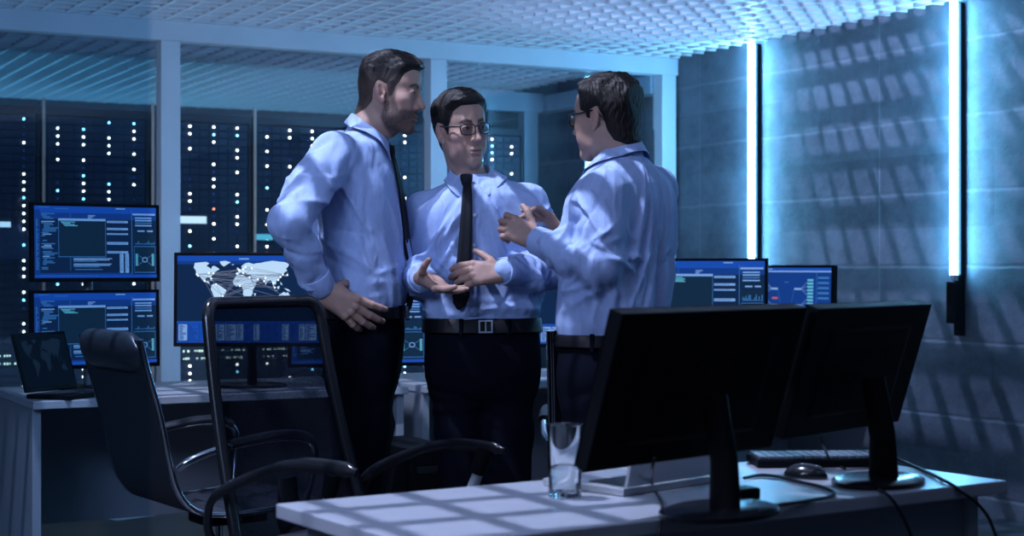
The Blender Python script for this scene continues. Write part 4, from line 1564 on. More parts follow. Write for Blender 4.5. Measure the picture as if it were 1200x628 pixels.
    sl, X, Y, Z = Hs.box((-1, -1, -1), (1, 1, 1))
    if callable(hair_poly):
        g = hair_poly(X, Y, Z)
    else:
        g = poly_sd(Y, Z, hair_poly)
    P3 = np.stack(np.broadcast_arrays(X, Y, Z), -1).reshape(-1, 3)
    near = (np.abs(bare) < 0.045).ravel() & (np.broadcast_to(g, bare.shape).ravel() < 0.03)
    t = np.zeros(bare.size, np.float32)
    t[near] = hair_t(P3[near])
    strand = np.zeros(bare.size, np.float32)
    Pn = P3[near]
    strand[near] = style(Pn, seed)
    edge = np.clip(-np.broadcast_to(g, bare.shape) / 0.018, 0, 1)
    th_ = (t + strand * np.minimum(1, t / 0.012)).reshape(bare.shape) * (0.10 + 0.90 * edge * edge * (3 - 2 * edge))
    f = base if False else bare
    Hs.f = np.maximum(f - th_, np.broadcast_to(g, bare.shape) * 0.8).astype(np.float32)
    Hs.f = np.maximum(Hs.f, -(f + 0.006)).astype(np.float32)
    HV, HQ = Hs.mesh()
    return (V, Q, col), (HV, HQ)


def eye_mesh(gaze):
    mb_ = MB()
    mb_.sphere((0, 0, 0), 0.0122, None, 32, 24)
    V = np.array(mb_.v)
    g = nrmz(gaze)
    ang = np.arccos(np.clip((V / 0.0122) @ g, -1, 1))
    col = np.tile(np.array([0.42, 0.39, 0.38]), (len(V), 1))
    col[ang < 0.55] = (0.05, 0.030, 0.020)
    col[ang < 0.22] = (0.004, 0.004, 0.004)
    return V, np.array(mb_.f), col


# ------------------------------------------------------------------ hands (own axes: x thumb side, y along the fingers, z out of the palm; a right hand)
def hand(curl, spread=(0.10, 0.03, -0.04, -0.12), thumb=((0.75, 0.55, 0.35), (0.45, 0.85, 0.25), (0.25, 0.95, 0.15)), h=0.0016, arm_len=0.05, k=1.0, arm_dir=(0, -1, 0), thick=1.0):
    S_ = SDF((-0.085, -arm_len - 0.035, -0.075), (0.110, 0.215, 0.125), h)
    ad_ = nrmz(arm_dir) * (arm_len + 0.01)
    for s in (-1, 1):
        S_.cone(np.array([s * 0.009, 0, 0]) + ad_, (s * 0.011, -0.002, 0), 0.024, 0.0205, 0.012)
    xs, ys = (0.0290, 0.0095, -0.0100, -0.0280), (0.090, 0.095, 0.090, 0.080)
    for x_, y_ in zip(xs, ys):
        S_.cone((x_ * 0.50, 0.008, 0.001), (x_ * 0.97, y_ - 0.006, 0.0), 0.0165, 0.0125, 0.012)
    S_.ell((0.024, 0.034, 0.012), (0.016, 0.030, 0.015), k=0.012)
    S_.ell((-0.020, 0.036, 0.011), (0.013, 0.032, 0.012), k=0.012)
    for x_, y_ in zip(xs, ys):
        S_.ell((x_, y_ - 0.002, -0.007), (0.0085, 0.010, 0.0075), k=0.006)
    lens = ((0.046, 0.027, 0.022), (0.050, 0.031, 0.023), (0.046, 0.029, 0.023), (0.036, 0.022, 0.020))
    for i in range(4):
        p = np.array([xs[i], ys[i] - 0.004, 0.0])
        pts, rs = [p], [0.0110 - 0.0012 * (i == 3)]
        ang = 0.0
        for j in range(3):
            ang += curl[i][j]
            d = np.array([math.sin(spread[i]) * math.cos(ang), math.cos(spread[i]) * math.cos(ang), math.sin(ang)])
            p = p + d * lens[i][j] * k
            pts.append(p)
            rs.append((0.0099, 0.0088, 0.0073)[j] - 0.0008 * (i == 3))
        S_.chain(pts, [q_ * thick for q_ in rs], 0.0035, 0.002)
    p = np.array([0.020, 0.020, 0.010])
    pts, rs = [p], [0.0155]
    for j, (dv, L) in enumerate(zip(thumb, (0.044, 0.033, 0.027))):
        p = p + nrmz(dv) * L * k
        pts.append(p)
        rs.append((0.0122, 0.0105, 0.0080)[j])
    S_.chain(pts, rs, 0.008, 0.003)
    V, Q = S_.mesh()
    col = np.tile(np.array([0.38, 0.225, 0.175]), (len(V), 1)) * (1 + 0.07 * noise3(V, 120, 5)[:, None])
    return V, Q, col


def place_hand(hd, wrist, fwd, palm, left=False, scale=1.0):
    V, Q, col = hd
    f = nrmz(fwd)
    p = np.array(palm, float)
    p = nrmz(p - f * (f @ p))
    t = np.cross(f, p) * (-1 if left else 1)
    R = np.stack([t, f, p], 1)
    W_ = V @ R.T * scale + np.array(wrist)
    return W_, (Q[:, ::-1] if left else Q), col


# ------------------------------------------------------------------ people
SKINC = np.array([0.38, 0.23, 0.18])


def rand_folds(r, n, u=(0, 1), th=(0, 6.28), slope=(-0.05, 0.05), wd=(0.008, 0.014), span=(0.5, 1.1), hh=(0.003, 0.006)):
    U_ = lambda q: q[0] + (q[1] - q[0]) * r.random()
    return [(U_(u), U_(th), U_(slope), U_(wd), U_(span), U_(hh) * (1 if r.random() < 0.72 else -0.8)) for _ in range(n)]


def axial_folds(r, n, u=(0.1, 0.9), th=(0, 6.28), slope=(-1.5, 1.5), wd=(0.05, 0.09), span=(0.06, 0.16), hh=(0.003, 0.006)):
    U_ = lambda q: q[0] + (q[1] - q[0]) * r.random()
    return [(U_(u), U_(th), U_(slope), U_(wd), U_(span), U_(hh) * (1 if r.random() < 0.7 else -0.7), 'v') for _ in range(n)]


LAST = [0.0]


def snap(vs, p, dr, off, rad=0.014):
    """carry p along dr onto the cloth"""
    p, dr = np.array(p, float), nrmz(dr)
    w = vs - p
    a = w @ dr
    perp = np.linalg.norm(w - a[:, None] * dr, axis=1)
    sel = a[(perp < rad) & (np.abs(a) < 0.12)]
    if not len(sel):
        return p + dr * (LAST[0] + off)
    LAST[0] = sel.max()
    return p + dr * (sel.max() + off)


def ring_band(name, sdf_rows, ang, z0, z1, out, m, parent, gap=None, n=72, p=2.4):
    """a band that follows the waist loft"""
    tab = np.array(sorted(sdf_rows, key=lambda r_: r_[0]), float)
    rows = []
    for z, o_ in ((z0, out * 0.6), (z0 + 0.003, out), (z1 - 0.003, out), (z1, out * 0.6)):
        c = [np.interp(z, tab[:, 0], tab[:, i]) for i in (1, 2, 3, 4)]
        row = []
        for k in range(n + 1):
            a = 2 * math.pi * k / n
            ca, sa = math.cos(a), math.sin(a)
            rr = 1 / ((abs(ca / (c[2] + o_)) ** p + abs(sa / (c[3] + o_)) ** p) ** (1 / p))
            u, v = ca * rr, sa * rr
            row.append((c[0] + u * math.cos(ang) - v * math.sin(ang), c[1] + u * math.sin(ang) + v * math.cos(ang), z))
        rows.append(row)
    return MB().grid(rows).build(name, m, parent, smooth=True, solid=0.004)


def collar(parent, c, fwd, up, rx, ry, stand, leaf, point, gap_deg, m, sd=None):
    """shirt collar: stand and folded leaf round the neck; c = centre of its lower edge"""
    B = basis(fwd, up)
    def L(x, y, z):
        q = B @ np.array([x, y, z]) + np.array(c)
        return tuple(q)
    n = 40
    a0 = math.radians(gap_deg)
    ridge, inner, edge = [], [], []
    rows = [[], [], [], [], []]
    for i in range(n + 1):
        s = -1 + 2 * i / n
        a = s * (math.pi - a0)           # 0 = nape, +-(pi-a0) = front
        front = abs(s)
        cx, cy = math.sin(a), -math.cos(a)
        zt = stand * (1 - 0.55 * front ** 2)
        tip = np.clip((front - 0.72) / 0.28, 0, 1) ** 1.6
        drop = leaf + point * tip
        rows[0].append(L(cx * (rx - 0.009), cy * (ry - 0.010), -0.040 + 0.012 * front))
        rows[1].append(L(cx * (rx - 0.003), cy * (ry - 0.003), zt - 0.004))
        rows[2].append(L(cx * rx, cy * ry, zt))
        rows[3].append(L(cx * (rx + 0.005), cy * (ry + 0.005) + 0.010 * tip, zt - drop * 0.5))
        rows[4].append(L(cx * (rx + 0.008) * (1 + 0.20 * tip), cy * (ry + 0.009) + 0.014 * tip, zt - drop))
    if sd is not None:
        for rr, off in ((3, 0.0065), (4, 0.0085)):
            for i, p_ in enumerate(rows[rr]):
                p_ = np.array(p_)
                dr = p_ - np.array(c)
                dr[2] = 0
                dr = nrmz(nrmz(dr) + np.array([0, 0, 0.35]))
                for _ in range(30):
                    if sd(p_) > off:
                        break
                    p_ = p_ + dr * 0.002
                rows[rr][i] = tuple(p_)
    return MB().grid(rows).build('collar', m, parent, smooth=True, solid=0.003, sub=1)


def strip(name, pts, across, widths, th, m, parent):
    """tie blade: points down the front, direction across, widths"""
    P = [Vector(p) for p in pts]
    rows = []
    ax_ = Vector(across).normalized()
    for i, p in enumerate(P):
        t = (P[min(i + 1, len(P) - 1)] - P[max(i - 1, 0)]).normalized()
        a = (ax_ - t * ax_.dot(t)).normalized()
        nrm_ = a.cross(t)
        w_ = widths[i] / 2
        rows.append([tuple(p - a * w_), tuple(p - a * w_ * 0.5 + nrm_ * 0.002), tuple(p + nrm_ * 0.003), tuple(p + a * w_ * 0.5 + nrm_ * 0.002), tuple(p + a * w_)])
    return MB().grid(rows).build(name, m, parent, smooth=True, solid=th)


def smooth_path(pts):
    P = [np.array(p) for p in pts]
    return [P[0]] + [P[i] * 0.5 + (P[i - 1] + P[i + 1]) * 0.25 for i in range(1, len(P) - 1)] + [P[-1]]


def shoe(parent, ankle, fwd):
    S_ = SDF((-0.07, -0.13, -0.01), (0.07, 0.23, 0.14), 0.005)
    S_.cone((0, -0.06, 0.045), (0, 0.06, 0.045), 0.042, 0.045, 0.02)
    S_.cone((0, 0.06, 0.04), (0, 0.165, 0.032), 0.047, 0.034, 0.02)
    S_.cone((0, -0.02, 0.05), (0, -0.03, 0.12), 0.045, 0.046, 0.02)
    sl, X, Y, Z = S_.box((-1, -1, -1), (1, 1, 1))
    S_.f = np.maximum(S_.f, 0.003 - Z + 0 * X + 0 * Y).astype(np.float32)
    V, Q = S_.mesh()
    B = basis((fwd[0], fwd[1], 0), (0, 0, 1))
    V = V @ B.T + np.array([ankle[0], ankle[1], 0])
    return np_mesh('shoe', [(V, Q)], [M['shoe']], parent)


class Person:
    def __init__(self, d0, px0):
        self.d0, self.lat0 = d0, lat_of(px0, d0)

    def q(self, px, py, dd=0.0):
        d = self.d0 + dd
        return np.array([lat_of(px, d) - self.lat0, dd, z_of(py, d)])


def build_person(P, label, sp):
    r = random.Random(sp['seed'])
    # --- body: head, neck, hands at fine resolution; the rest coarser, under the clothes
    Hb = basis(sp['face'], sp['face_up'])
    hc, hs = np.array(sp['head']), np.array(sp.get('hscale', (1.0, 1.0, 1.0)))
    neck_l = Hb.T @ (np.array(sp['neck']) - hc) / hs
    (hv, hq, hcol), (kv, kq) = head(neck_l, sp['hair_poly'], sp['hair_t'], sp['hair_style'], sp.get('beard', 0), sp.get('jaw', 1.0), sp['seed'], nose=sp.get('nose', 1.0), round_=sp.get('round', 0))
    toW = lambda v: (v * hs) @ Hb.T + hc
    parts, cols = [(toW(hv), hq)], [hcol]
    for side in ('l', 'r'):
        hd = sp['hand_' + side]
        Rh = nrmz(hd['fwd'])
        ph = np.array(hd['palm'], float)
        ph = nrmz(ph - Rh * (Rh @ ph))
        th_ = np.cross(Rh, ph) * (-1 if side == 'l' else 1)
        adw = nrmz(np.array(sp['arm_' + side][1]) - np.array(sp['arm_' + side][2]))
        v, q_, c = place_hand(hand(hd['curl'], hd.get('spread', (0.10, 0.03, -0.04, -0.12)), hd['thumb'], arm_len=hd.get('arm', 0.05), k=hd.get('k', 1.0), thick=hd.get('thick', 1.0), arm_dir=(adw @ th_, adw @ Rh, adw @ ph)), hd['wrist'], hd['fwd'], hd['palm'], side == 'l', hd.get('scale', 1.0))
        parts.append((v, q_))
        cols.append(c)
    ang = sp['ang']
    core = SDF((-0.45, -0.5, 0.02), (0.45, 0.5, 1.60), 0.014)
    tor = densify(sp['torso'])
    core.loft([(a, b, c, d - 0.02, e - 0.02) for a, b, c, d, e in tor], ang)
    for s in ('l', 'r'):
        sh, el, wr = sp['arm_' + s]
        core.cone(sh, el, 0.045, 0.036, 0.02)
        core.cone(el, np.array(wr) + (np.array(el) - np.array(wr)) * 0.2, 0.036, 0.028, 0.02)
        hp, kn, an = sp['leg_' + s]
        core.cone(hp, kn, 0.075, 0.052, 0.03)
        core.cone(kn, an, 0.052, 0.040, 0.02)
    core.cone(sp['neck'], np.array(sp['neck']) + np.array([0, 0, -0.12]), 0.045, 0.07, 0.03)
    cv, cq = core.mesh()
    parts.append((cv, cq))
    cols.append(np.tile(SKINC, (len(cv), 1)))
    body = np_mesh('person', parts, [M['skin']], None, np.concatenate(cols))
    body.location = W(P.lat0, P.d0, 0)
    body.rotation_euler = (0, 0, -TH)
    tag(body, label, 'person', 'three men in shirts and ties')
    # --- hair, eyes
    kw = toW(kv)
    dark = 0.55 * np.array(sp.get('hair_col', (0.020, 0.015, 0.013)))
    hcl = np.tile(dark, (len(kv), 1)) * (1 + 0.35 * noise3(kv * np.array([1, 0.3, 0.5]), 500, 2)[:, None])
    if sp.get('fade'):
        f_ = np.clip((0.058 - kv[:, 2]) / 0.05, 0, 1) * np.clip(0.4 + noise3(kv, 700, 4) * 0.2 + 0.5, 0, 1)
        hcl = hcl * (1 - 0.7 * f_[:, None]) + 0.7 * f_[:, None] * np.array([0.11, 0.072, 0.058])
    np_mesh('hair', [(kw, kq)], [M['hair']], body, np.clip(hcl, 0.002, 1))
    gaze = Hb.T @ nrmz(sp['gaze'])
    for s in (-1, 1):
        ev, ef, ec = eye_mesh(gaze)
        o = MB()
        me_v = toW(ev + np.array([s * 0.0315, 0.0772, 0.0]))
        np_mesh('eye', [(me_v, np.array(ef))], [M['eye']], body, ec)
    # --- shirt
    lo = np.array([-0.52, -0.55, sp['hem'] - 0.05])
    hi = np.array([0.52, 0.50, sp['top'] + 0.05])
    sh_ = SDF(lo, hi, 0.0052)
    sh_.loft(tor, ang)
    nk = np.array(sp['neck'])
    for s in ('l', 'r'):
        sh, el, wr = [np.array(v) for v in sp['arm_' + s]]
        rr = sp.get('sleeve', (0.078, 0.066, 0.055, 0.050, 0.040))
        inner = nk + (sh - nk) * 0.22 + np.array([0, 0, -0.015])
        sh_.cone(inner, sh + np.array([0, 0, 0.004]), 0.046, 0.052, 0.035)
    for s in ('l', 'r'):
        sh, el, wr = [np.array(v) for v in sp['arm_' + s]]
        rr = sp.get('sleeve', (0.066, 0.063, 0.055, 0.050, 0.040))
        mid = sh + (el - sh) * 0.5
        sh_.chain([sh, mid, el, el + (wr - el) * 0.45, wr], [rr[0], rr[1], rr[2], rr[3], rr[4]], 0.024, 0.02)
    sl, X, Y, Z = sh_.box((-9, -9, -9), (9, 9, 9))
    # neck hole and hem
    sh_.f = np.maximum(sh_.f, sp['hem'] - Z + 0 * X + 0 * Y).astype(np.float32)
    for s in ('l', 'r'):
        sh, el, wr = [np.array(v) for v in sp['arm_' + s]]
        for a_, b_, R_, fl, ref in ((sh, el, 0.11, sp['folds_' + s][0], (0, 0, 1)), (el, wr, 0.085, sp['folds_' + s][1], (0, 0, 1))):
            sh_.folds(a_, b_, R_, fl, ref if abs(nrmz(b_ - a_)[2]) < 0.9 else (1, 0, 0))
    zc = np.array([tor[0][1], tor[0][2], sp['hem']])
    zt = np.array([tor[-1][1], tor[-1][2], sp['top']])
    sh_.folds(zc, zt, 0.36, sp['folds_t'], (math.cos(ang), math.sin(ang), 0))
    vs, qs = sh_.mesh()
    vs = vs + 0.0012 * np.stack([noise3(vs, 42, 9), noise3(vs, 42, 10), noise3(vs, 42, 12)], 1)
    shirt = np_mesh('shirt', [(vs, qs)], [M['shirt_a']], body)
    bdir = (math.cos(ang), math.sin(ang), 0)
    cf = sp['collar']
    collar(shirt, cf['c'], (bdir[0], bdir[1], -cf.get('slope', 0.35)), (0, 0, 1), cf.get('rx', 0.066), cf.get('ry', 0.070), cf.get('stand', 0.040), cf.get('leaf', 0.042), cf.get('point', 0.034), cf.get('gap', 16), M['shirt_a'], sh_.at)
    for s in ('l', 'r'):
        sh, el, wr = [np.array(v) for v in sp['arm_' + s]]
        d_ = nrmz(wr - el)
        L0 = wr - d_ * 0.045
        cu = MB()
        cu.tube([tuple(L0), tuple(L0 + d_ * 0.004), tuple(wr + d_ * 0.012), tuple(wr + d_ * 0.016)], [0.0425, 0.0445, 0.0415, 0.0395], 28, None, False)
        cu.build('cuff', M['shirt_a'], shirt, smooth=True, solid=0.003)
    for p_, nn in sp.get('buttons', ()):
        p_ = snap(vs, p_, bdir, 0.003, 0.010)
        b = MB()
        nn = Vector(nn).normalized()
        p_ = Vector(p_)
        b.tube([tuple(p_ - nn * 0.002), tuple(p_ + nn * 0.003)], 0.0056, 14)
        b.build('button', M['button'], shirt, smooth=True)
    if sp.get('placket'):
        strip('placket', [snap(vs, p_, bdir, 0.0015, 0.012) for p_ in sp['placket']], sp['tie_across'], [0.032] * len(sp['placket']), 0.002, M['shirt_a'], shirt)
    # --- trousers
    tr = SDF((-0.42, -0.42, 0.03), (0.42, 0.42, sp['waist'] + 0.03), 0.0085)
    hips = densify(sp['hips'])
    tr.loft(hips, ang)
    for s in ('l', 'r'):
        hp, kn, an = [np.array(v) for v in sp['leg_' + s]]
        tr.chain([hp, hp + (kn - hp) * 0.5, kn, an + (kn - an) * 0.35, an], sp.get('leg', [0.096, 0.088, 0.072, 0.064, 0.062]), 0.03, 0.03)
        tr.folds(hp, kn, 0.13, rand_folds(r, 14, (0.0, 1.0), (0, 6.28), (-0.06, 0.06), (0.010, 0.018), (0.5, 1.0), (0.002, 0.005)), bdir)
        tr.folds(kn, an, 0.11, rand_folds(r, 14, (0.0, 1.0), (0, 6.28), (-0.05, 0.05), (0.010, 0.016), (0.5, 1.0), (0.003, 0.006)), bdir)
    sl, X, Y, Z = tr.box((-9, -9, -9), (9, 9, 9))
    tr.f = np.maximum(tr.f, 0.07 - Z + 0 * X + 0 * Y).astype(np.float32)
    vt, qt = tr.mesh()
    trs = np_mesh('trousers', [(vt, qt)], [M['trousers']], body)
    bz0, bz1 = sp['belt']
    belt = ring_band('belt', hips, ang, bz0, bz1, 0.010, M['belt'], body)
    ht = np.array(sorted(hips, key=lambda r_: r_[0]))
    bzm = (bz0 + bz1) / 2
    cc = [np.interp(bzm, ht[:, 0], ht[:, i]) for i in (1, 2, 3, 4)]
    bp_ = np.array([cc[0], cc[1], bzm]) + np.array(bdir) * (cc[2] + 0.014)
    bR = Matrix.Translation(Vector(bp_)) @ Matrix.Rotation(ang - math.pi / 2, 4, 'Z')
    bk = MB()
    for (x0, z0_, x1, z1_) in ((-0.022, -0.020, 0.022, -0.015), (-0.022, 0.015, 0.022, 0.020), (-0.022, -0.0145, -0.017, 0.0145), (0.017, -0.0145, 0.022, 0.0145), (-0.002, -0.0145, 0.002, 0.0145)):
        bk.box((x0, -0.002, z0_), (x1, 0.004, z1_), None, bR)
    bk.build('buckle', M['metal'], belt)
    for a_ in (0.55, -0.55, 1.9, -1.9):
        u, v = math.cos(a_), math.sin(a_)
        rr_ = 1 / ((abs(u / (cc[2] + 0.0125)) ** 2.4 + abs(v / (cc[3] + 0.0125)) ** 2.4) ** (1 / 2.4))
        pt = Vector((cc[0] + u * rr_ * math.cos(ang) - v * rr_ * math.sin(ang), cc[1] + u * rr_ * math.sin(ang) + v * rr_ * math.cos(ang), bzm))
        MB().box((-0.006, -0.003, -0.026), (0.006, 0.004, 0.024), None, Matrix.Translation(pt) @ Matrix.Rotation(ang + a_ - math.pi / 2, 4, 'Z')).build('belt_loop', M['trousers'], trs)
    for s in ('l', 'r'):
        shoe(body, sp['leg_' + s][2], sp.get('toe_' + s, bdir[:2]))
    # --- tie
    if sp.get('tie'):
        tie = strip('tie', smooth_path([snap(vs, p_, bdir, 0.0065 + sp.get('tie_off', 0.0), 0.027) for p_ in sp['tie']]), sp['tie_across'], sp['tie_w'], 0.004, M['tie'], body)
        kn_ = dict(sp['knot'])
        kn_['c'] = snap(vs, kn_['c'], bdir, 0.010, 0.012)
        kb = MB()
        Bk = basis(np.cross(np.array(sp['tie_across']), (0, 0, 1)) * sp.get('knot_sign', 1), kn_['up'])
        def KL(x, y, z):
            return tuple(Bk @ np.array([x, y, z]) + np.array(kn_['c']))
        rows = []
        for z, wx, wy in ((0.020, 0.012, 0.006), (0.016, 0.0185, 0.011), (0.0, 0.0165, 0.013), (-0.016, 0.0120, 0.011), (-0.021, 0.009, 0.006)):
            rows.append([KL(wx * math.cos(a) * (1 + 0.12 * math.cos(2 * a)), wy * math.sin(a), z) for a in [2 * math.pi * k / 20 for k in range(21)]])
        kb.grid(rows)
        kb.poly(rows[0][:-1])
        kb.poly(rows[-1][:-1][::-1])
        kb.build('tie_knot', M['tie'], tie, smooth=True)
    # --- spectacles
    if sp.get('glasses'):
        g = MB()
        gl_ = []
        def rim(s):
            pts = []
            for k in range(28):
                a = 2 * math.pi * k / 28
                cx = math.copysign(abs(math.cos(a)) ** 0.55, math.cos(a)) * 0.0255
                cz = math.copysign(abs(math.sin(a)) ** 0.55, math.sin(a)) * 0.0165
                if cz < 0:
                    cx *= 0.93
                xx = s * 0.0335 + cx
                pts.append(np.array([xx, 0.1075 - 4.2 * xx * xx, cz - 0.004]))
            return pts
        for s in (-1, 1):
            pts = rim(s)
            loop = [tuple(toW(p_)) for p_ in pts]
            g.tube(loop + loop[:1], 0.0021 * sp.get('rimk', 1), 8, None, False)
            gl_.append(pts)
            hinge = np.array([s * 0.0600, 0.0925, 0.006])
            g.tube([tuple(toW(v)) for v in spline_np([hinge, (s * 0.0725, 0.070, 0.008), (s * 0.0790, 0.020, 0.010), (s * 0.0790, -0.012, 0.012), (s * 0.0790, -0.034, -0.006), (s * 0.0780, -0.040, -0.020)], 5)], 0.0022 * sp.get('rimk', 1), 8)
        g.tube([tuple(toW(np.array(v))) for v in ((-0.009, 0.1070, 0.0035), (0, 0.1095, 0.0055), (0.009, 0.1070, 0.0035))], 0.0022, 8)
        gob = g.build('glasses', M['spectacle'], body, smooth=True)
        for pts in gl_:
            c = sum(pts) / len(pts)
            l = MB()
            fr = [tuple(toW(c + (p_ - c) * 0.94 + np.array([0, 0.0006, 0]))) for p_ in pts]
            bk_ = [tuple(toW(c + (p_ - c) * 0.94 - np.array([0, 0.0008, 0]))) for p_ in pts]
            n_ = len(fr)
            l.add(fr + bk_, [tuple(range(n_)), tuple(range(2 * n_ - 1, n_ - 1, -1))] + [(i, n_ + i, n_ + (i + 1) % n_, (i + 1) % n_) for i in range(n_)])
            l.build('lens', M['lens'], gob)
    return body


def spline_np(pts, n):
    return [np.array(v) for v in spline([tuple(p) for p in pts], n)]


# hair shapes
def hair_style_fine(P_, seed):
    """fine strands combed back and to the side"""
    x, y, z = P_.T
    a = np.arctan2(z - 0.0, y + 0.01)
    s1 = np.sin(x * 520 + 3 * np.sin(a * 5 + x * 60) + 2 * np.sin(a * 3))
    s2 = np.sin(x * 900 + 4 * np.sin(a * 7 + x * 40 + 1.0))
    return 0.0016 * s1 + 0.0010 * s2 + 0.0012 * noise3(P_, 140, seed)


def hair_style_side(P_, seed):
    """combed over from a side parting"""
    x, y, z = P_.T
    s1 = np.sin((y + 0.35 * x) * 430 + 3 * np.sin(x * 55 + y * 20))
    s2 = np.sin((y + 0.25 * x) * 760 + 4 * np.sin(x * 70 + z * 30))
    return 0.0018 * s1 + 0.0010 * s2 + 0.0016 * noise3(P_, 110, seed)


def hair_style_long(P_, seed):
    """short straight hair falling from the crown, a few loose tufts on top"""
    x, y, z = P_.T
    th = np.arctan2(x, -(y - 0.02))
    top = np.clip((z - 0.06) / 0.04, 0, 1)
    s1 = np.sin(th * 46 + 2.5 * np.sin(z * 90 + th * 6)) + 0.7 * np.sin(th * 85 + 3 * np.sin(z * 60 + th * 4))
    return 0.0010 * s1 + 0.0016 * noise3(P_, 130, seed) + top * 0.0035 * noise3(P_ * np.array([1.6, 0.7, 1.0]), 190, seed + 2)


def hair_style_messy(P_, seed):
    x, y, z = P_.T
    return 0.0030 * noise3(P_ * np.array([1.5, 0.8, 0.9]), 230, seed) + 0.0022 * noise3(P_, 420, seed + 1) + 0.0016 * np.sin(x * 600 + 5 * np.sin(y * 60 + z * 50))


POLY_A = [(0.15, 0.072), (0.076, 0.070), (0.058, 0.052), (0.046, 0.024), (0.034, 0.010), (0.028, -0.016), (0.014, -0.018), (0.006, 0.016), (-0.022, 0.022), (-0.036, 0.000), (-0.040, -0.035), (-0.060, -0.062), (-0.090, -0.080), (-0.3, -0.080), (-0.3, 0.3), (0.15, 0.3)]
POLY_B = [(0.15, 0.074), (0.074, 0.072), (0.058, 0.056), (0.046, 0.024), (0.034, 0.010), (0.028, -0.014), (0.015, -0.016), (0.006, 0.018), (-0.022, 0.024), (-0.036, 0.000), (-0.040, -0.035), (-0.060, -0.066), (-0.090, -0.084), (-0.3, -0.084), (-0.3, 0.3), (0.15, 0.3)]
POLY_C = [(0.15, 0.082), (0.072, 0.080), (0.052, 0.056), (0.046, 0.020), (0.028, 0.012), (0.022, -0.006), (0.010, -0.008), (0.004, 0.018), (-0.024, 0.022), (-0.036, -0.004), (-0.040, -0.045), (-0.055, -0.075), (-0.090, -0.092), (-0.3, -0.092), (-0.3, 0.3), (0.15, 0.3)]


def t_fade(P_):
    x, y, z = P_.T
    top = np.clip((z - 0.035) / 0.05, 0, 1)
    front = np.clip((y - 0.02) / 0.06, 0, 1)
    return 0.0030 + 0.0115 * top ** 1.2 + 0.006 * top * front


def t_side(P_):
    x, y, z = P_.T
    top = np.clip((z - 0.020) / 0.055, 0, 1)
    front = np.clip((y - 0.0) / 0.07, 0, 1)
    return 0.0040 + 0.012 * top + 0.013 * top * front * np.clip(0.7 + x * 8, 0.3, 1.2)


def t_full(P_):
    x, y, z = P_.T
    top = np.clip((z - 0.00) / 0.07, 0, 1)
    back = np.clip((-y - 0.0) / 0.08, 0, 1)
    return 0.0055 + 0.010 * top + 0.003 * back


R_ = random.Random(21)
FL_NATURAL = ((0.30, 0.30, 0.25), (0.25, 0.28, 0.22), (0.28, 0.30, 0.25), (0.34, 0.34, 0.28))

# ---- the bearded man in profile, right hand on his hip
A = Person(4.90, 430)
zA = lambda py: z_of(py, 4.90)
mA = FPX / 4.90


def axA(px):
    return (px - 430) / mA


tA = []
for py, xb, xf, hw in ((366, 384, 470, 0.165), (352, 379, 474, 0.178), (335, 377, 475, 0.182), (300, 378, 473, 0.178), (265, 377, 471, 0.180), (235, 372, 468, 0.187), (205, 370, 462, 0.195), (185, 376, 456, 0.19), (172, 388, 452, 0.165), (160, 402, 448, 0.10)):
    tA.append((zA(py), (axA(xb) + axA(xf)) / 2, 0.0, (axA(xf) - axA(xb)) / 2, hw))
hA = [(zA(353), axA(427), 0, 0.118, 0.160), (zA(372), axA(428), 0, 0.118, 0.165), (zA(395), axA(427), 0, 0.122, 0.172), (zA(430), axA(425), 0, 0.118, 0.17), (zA(455), axA(424), 0, 0.105, 0.16), (zA(470), axA(424), 0, 0.08, 0.14)]
frontA = [A.q(452, 178), A.q(458, 200), A.q(463.5, 230), A.q(467.5, 262), A.q(469.5, 300), A.q(471, 335), A.q(471, 371)]
tieA = [(A.q(451.5, 180)), A.q(457.5, 192), A.q(464.5, 215), A.q(469, 245), A.q(472.5, 280), A.q(475.5, 315), A.q(476.5, 345), A.q(476.0, 362), A.q(475.5, 371)]
rA = random.Random(5)
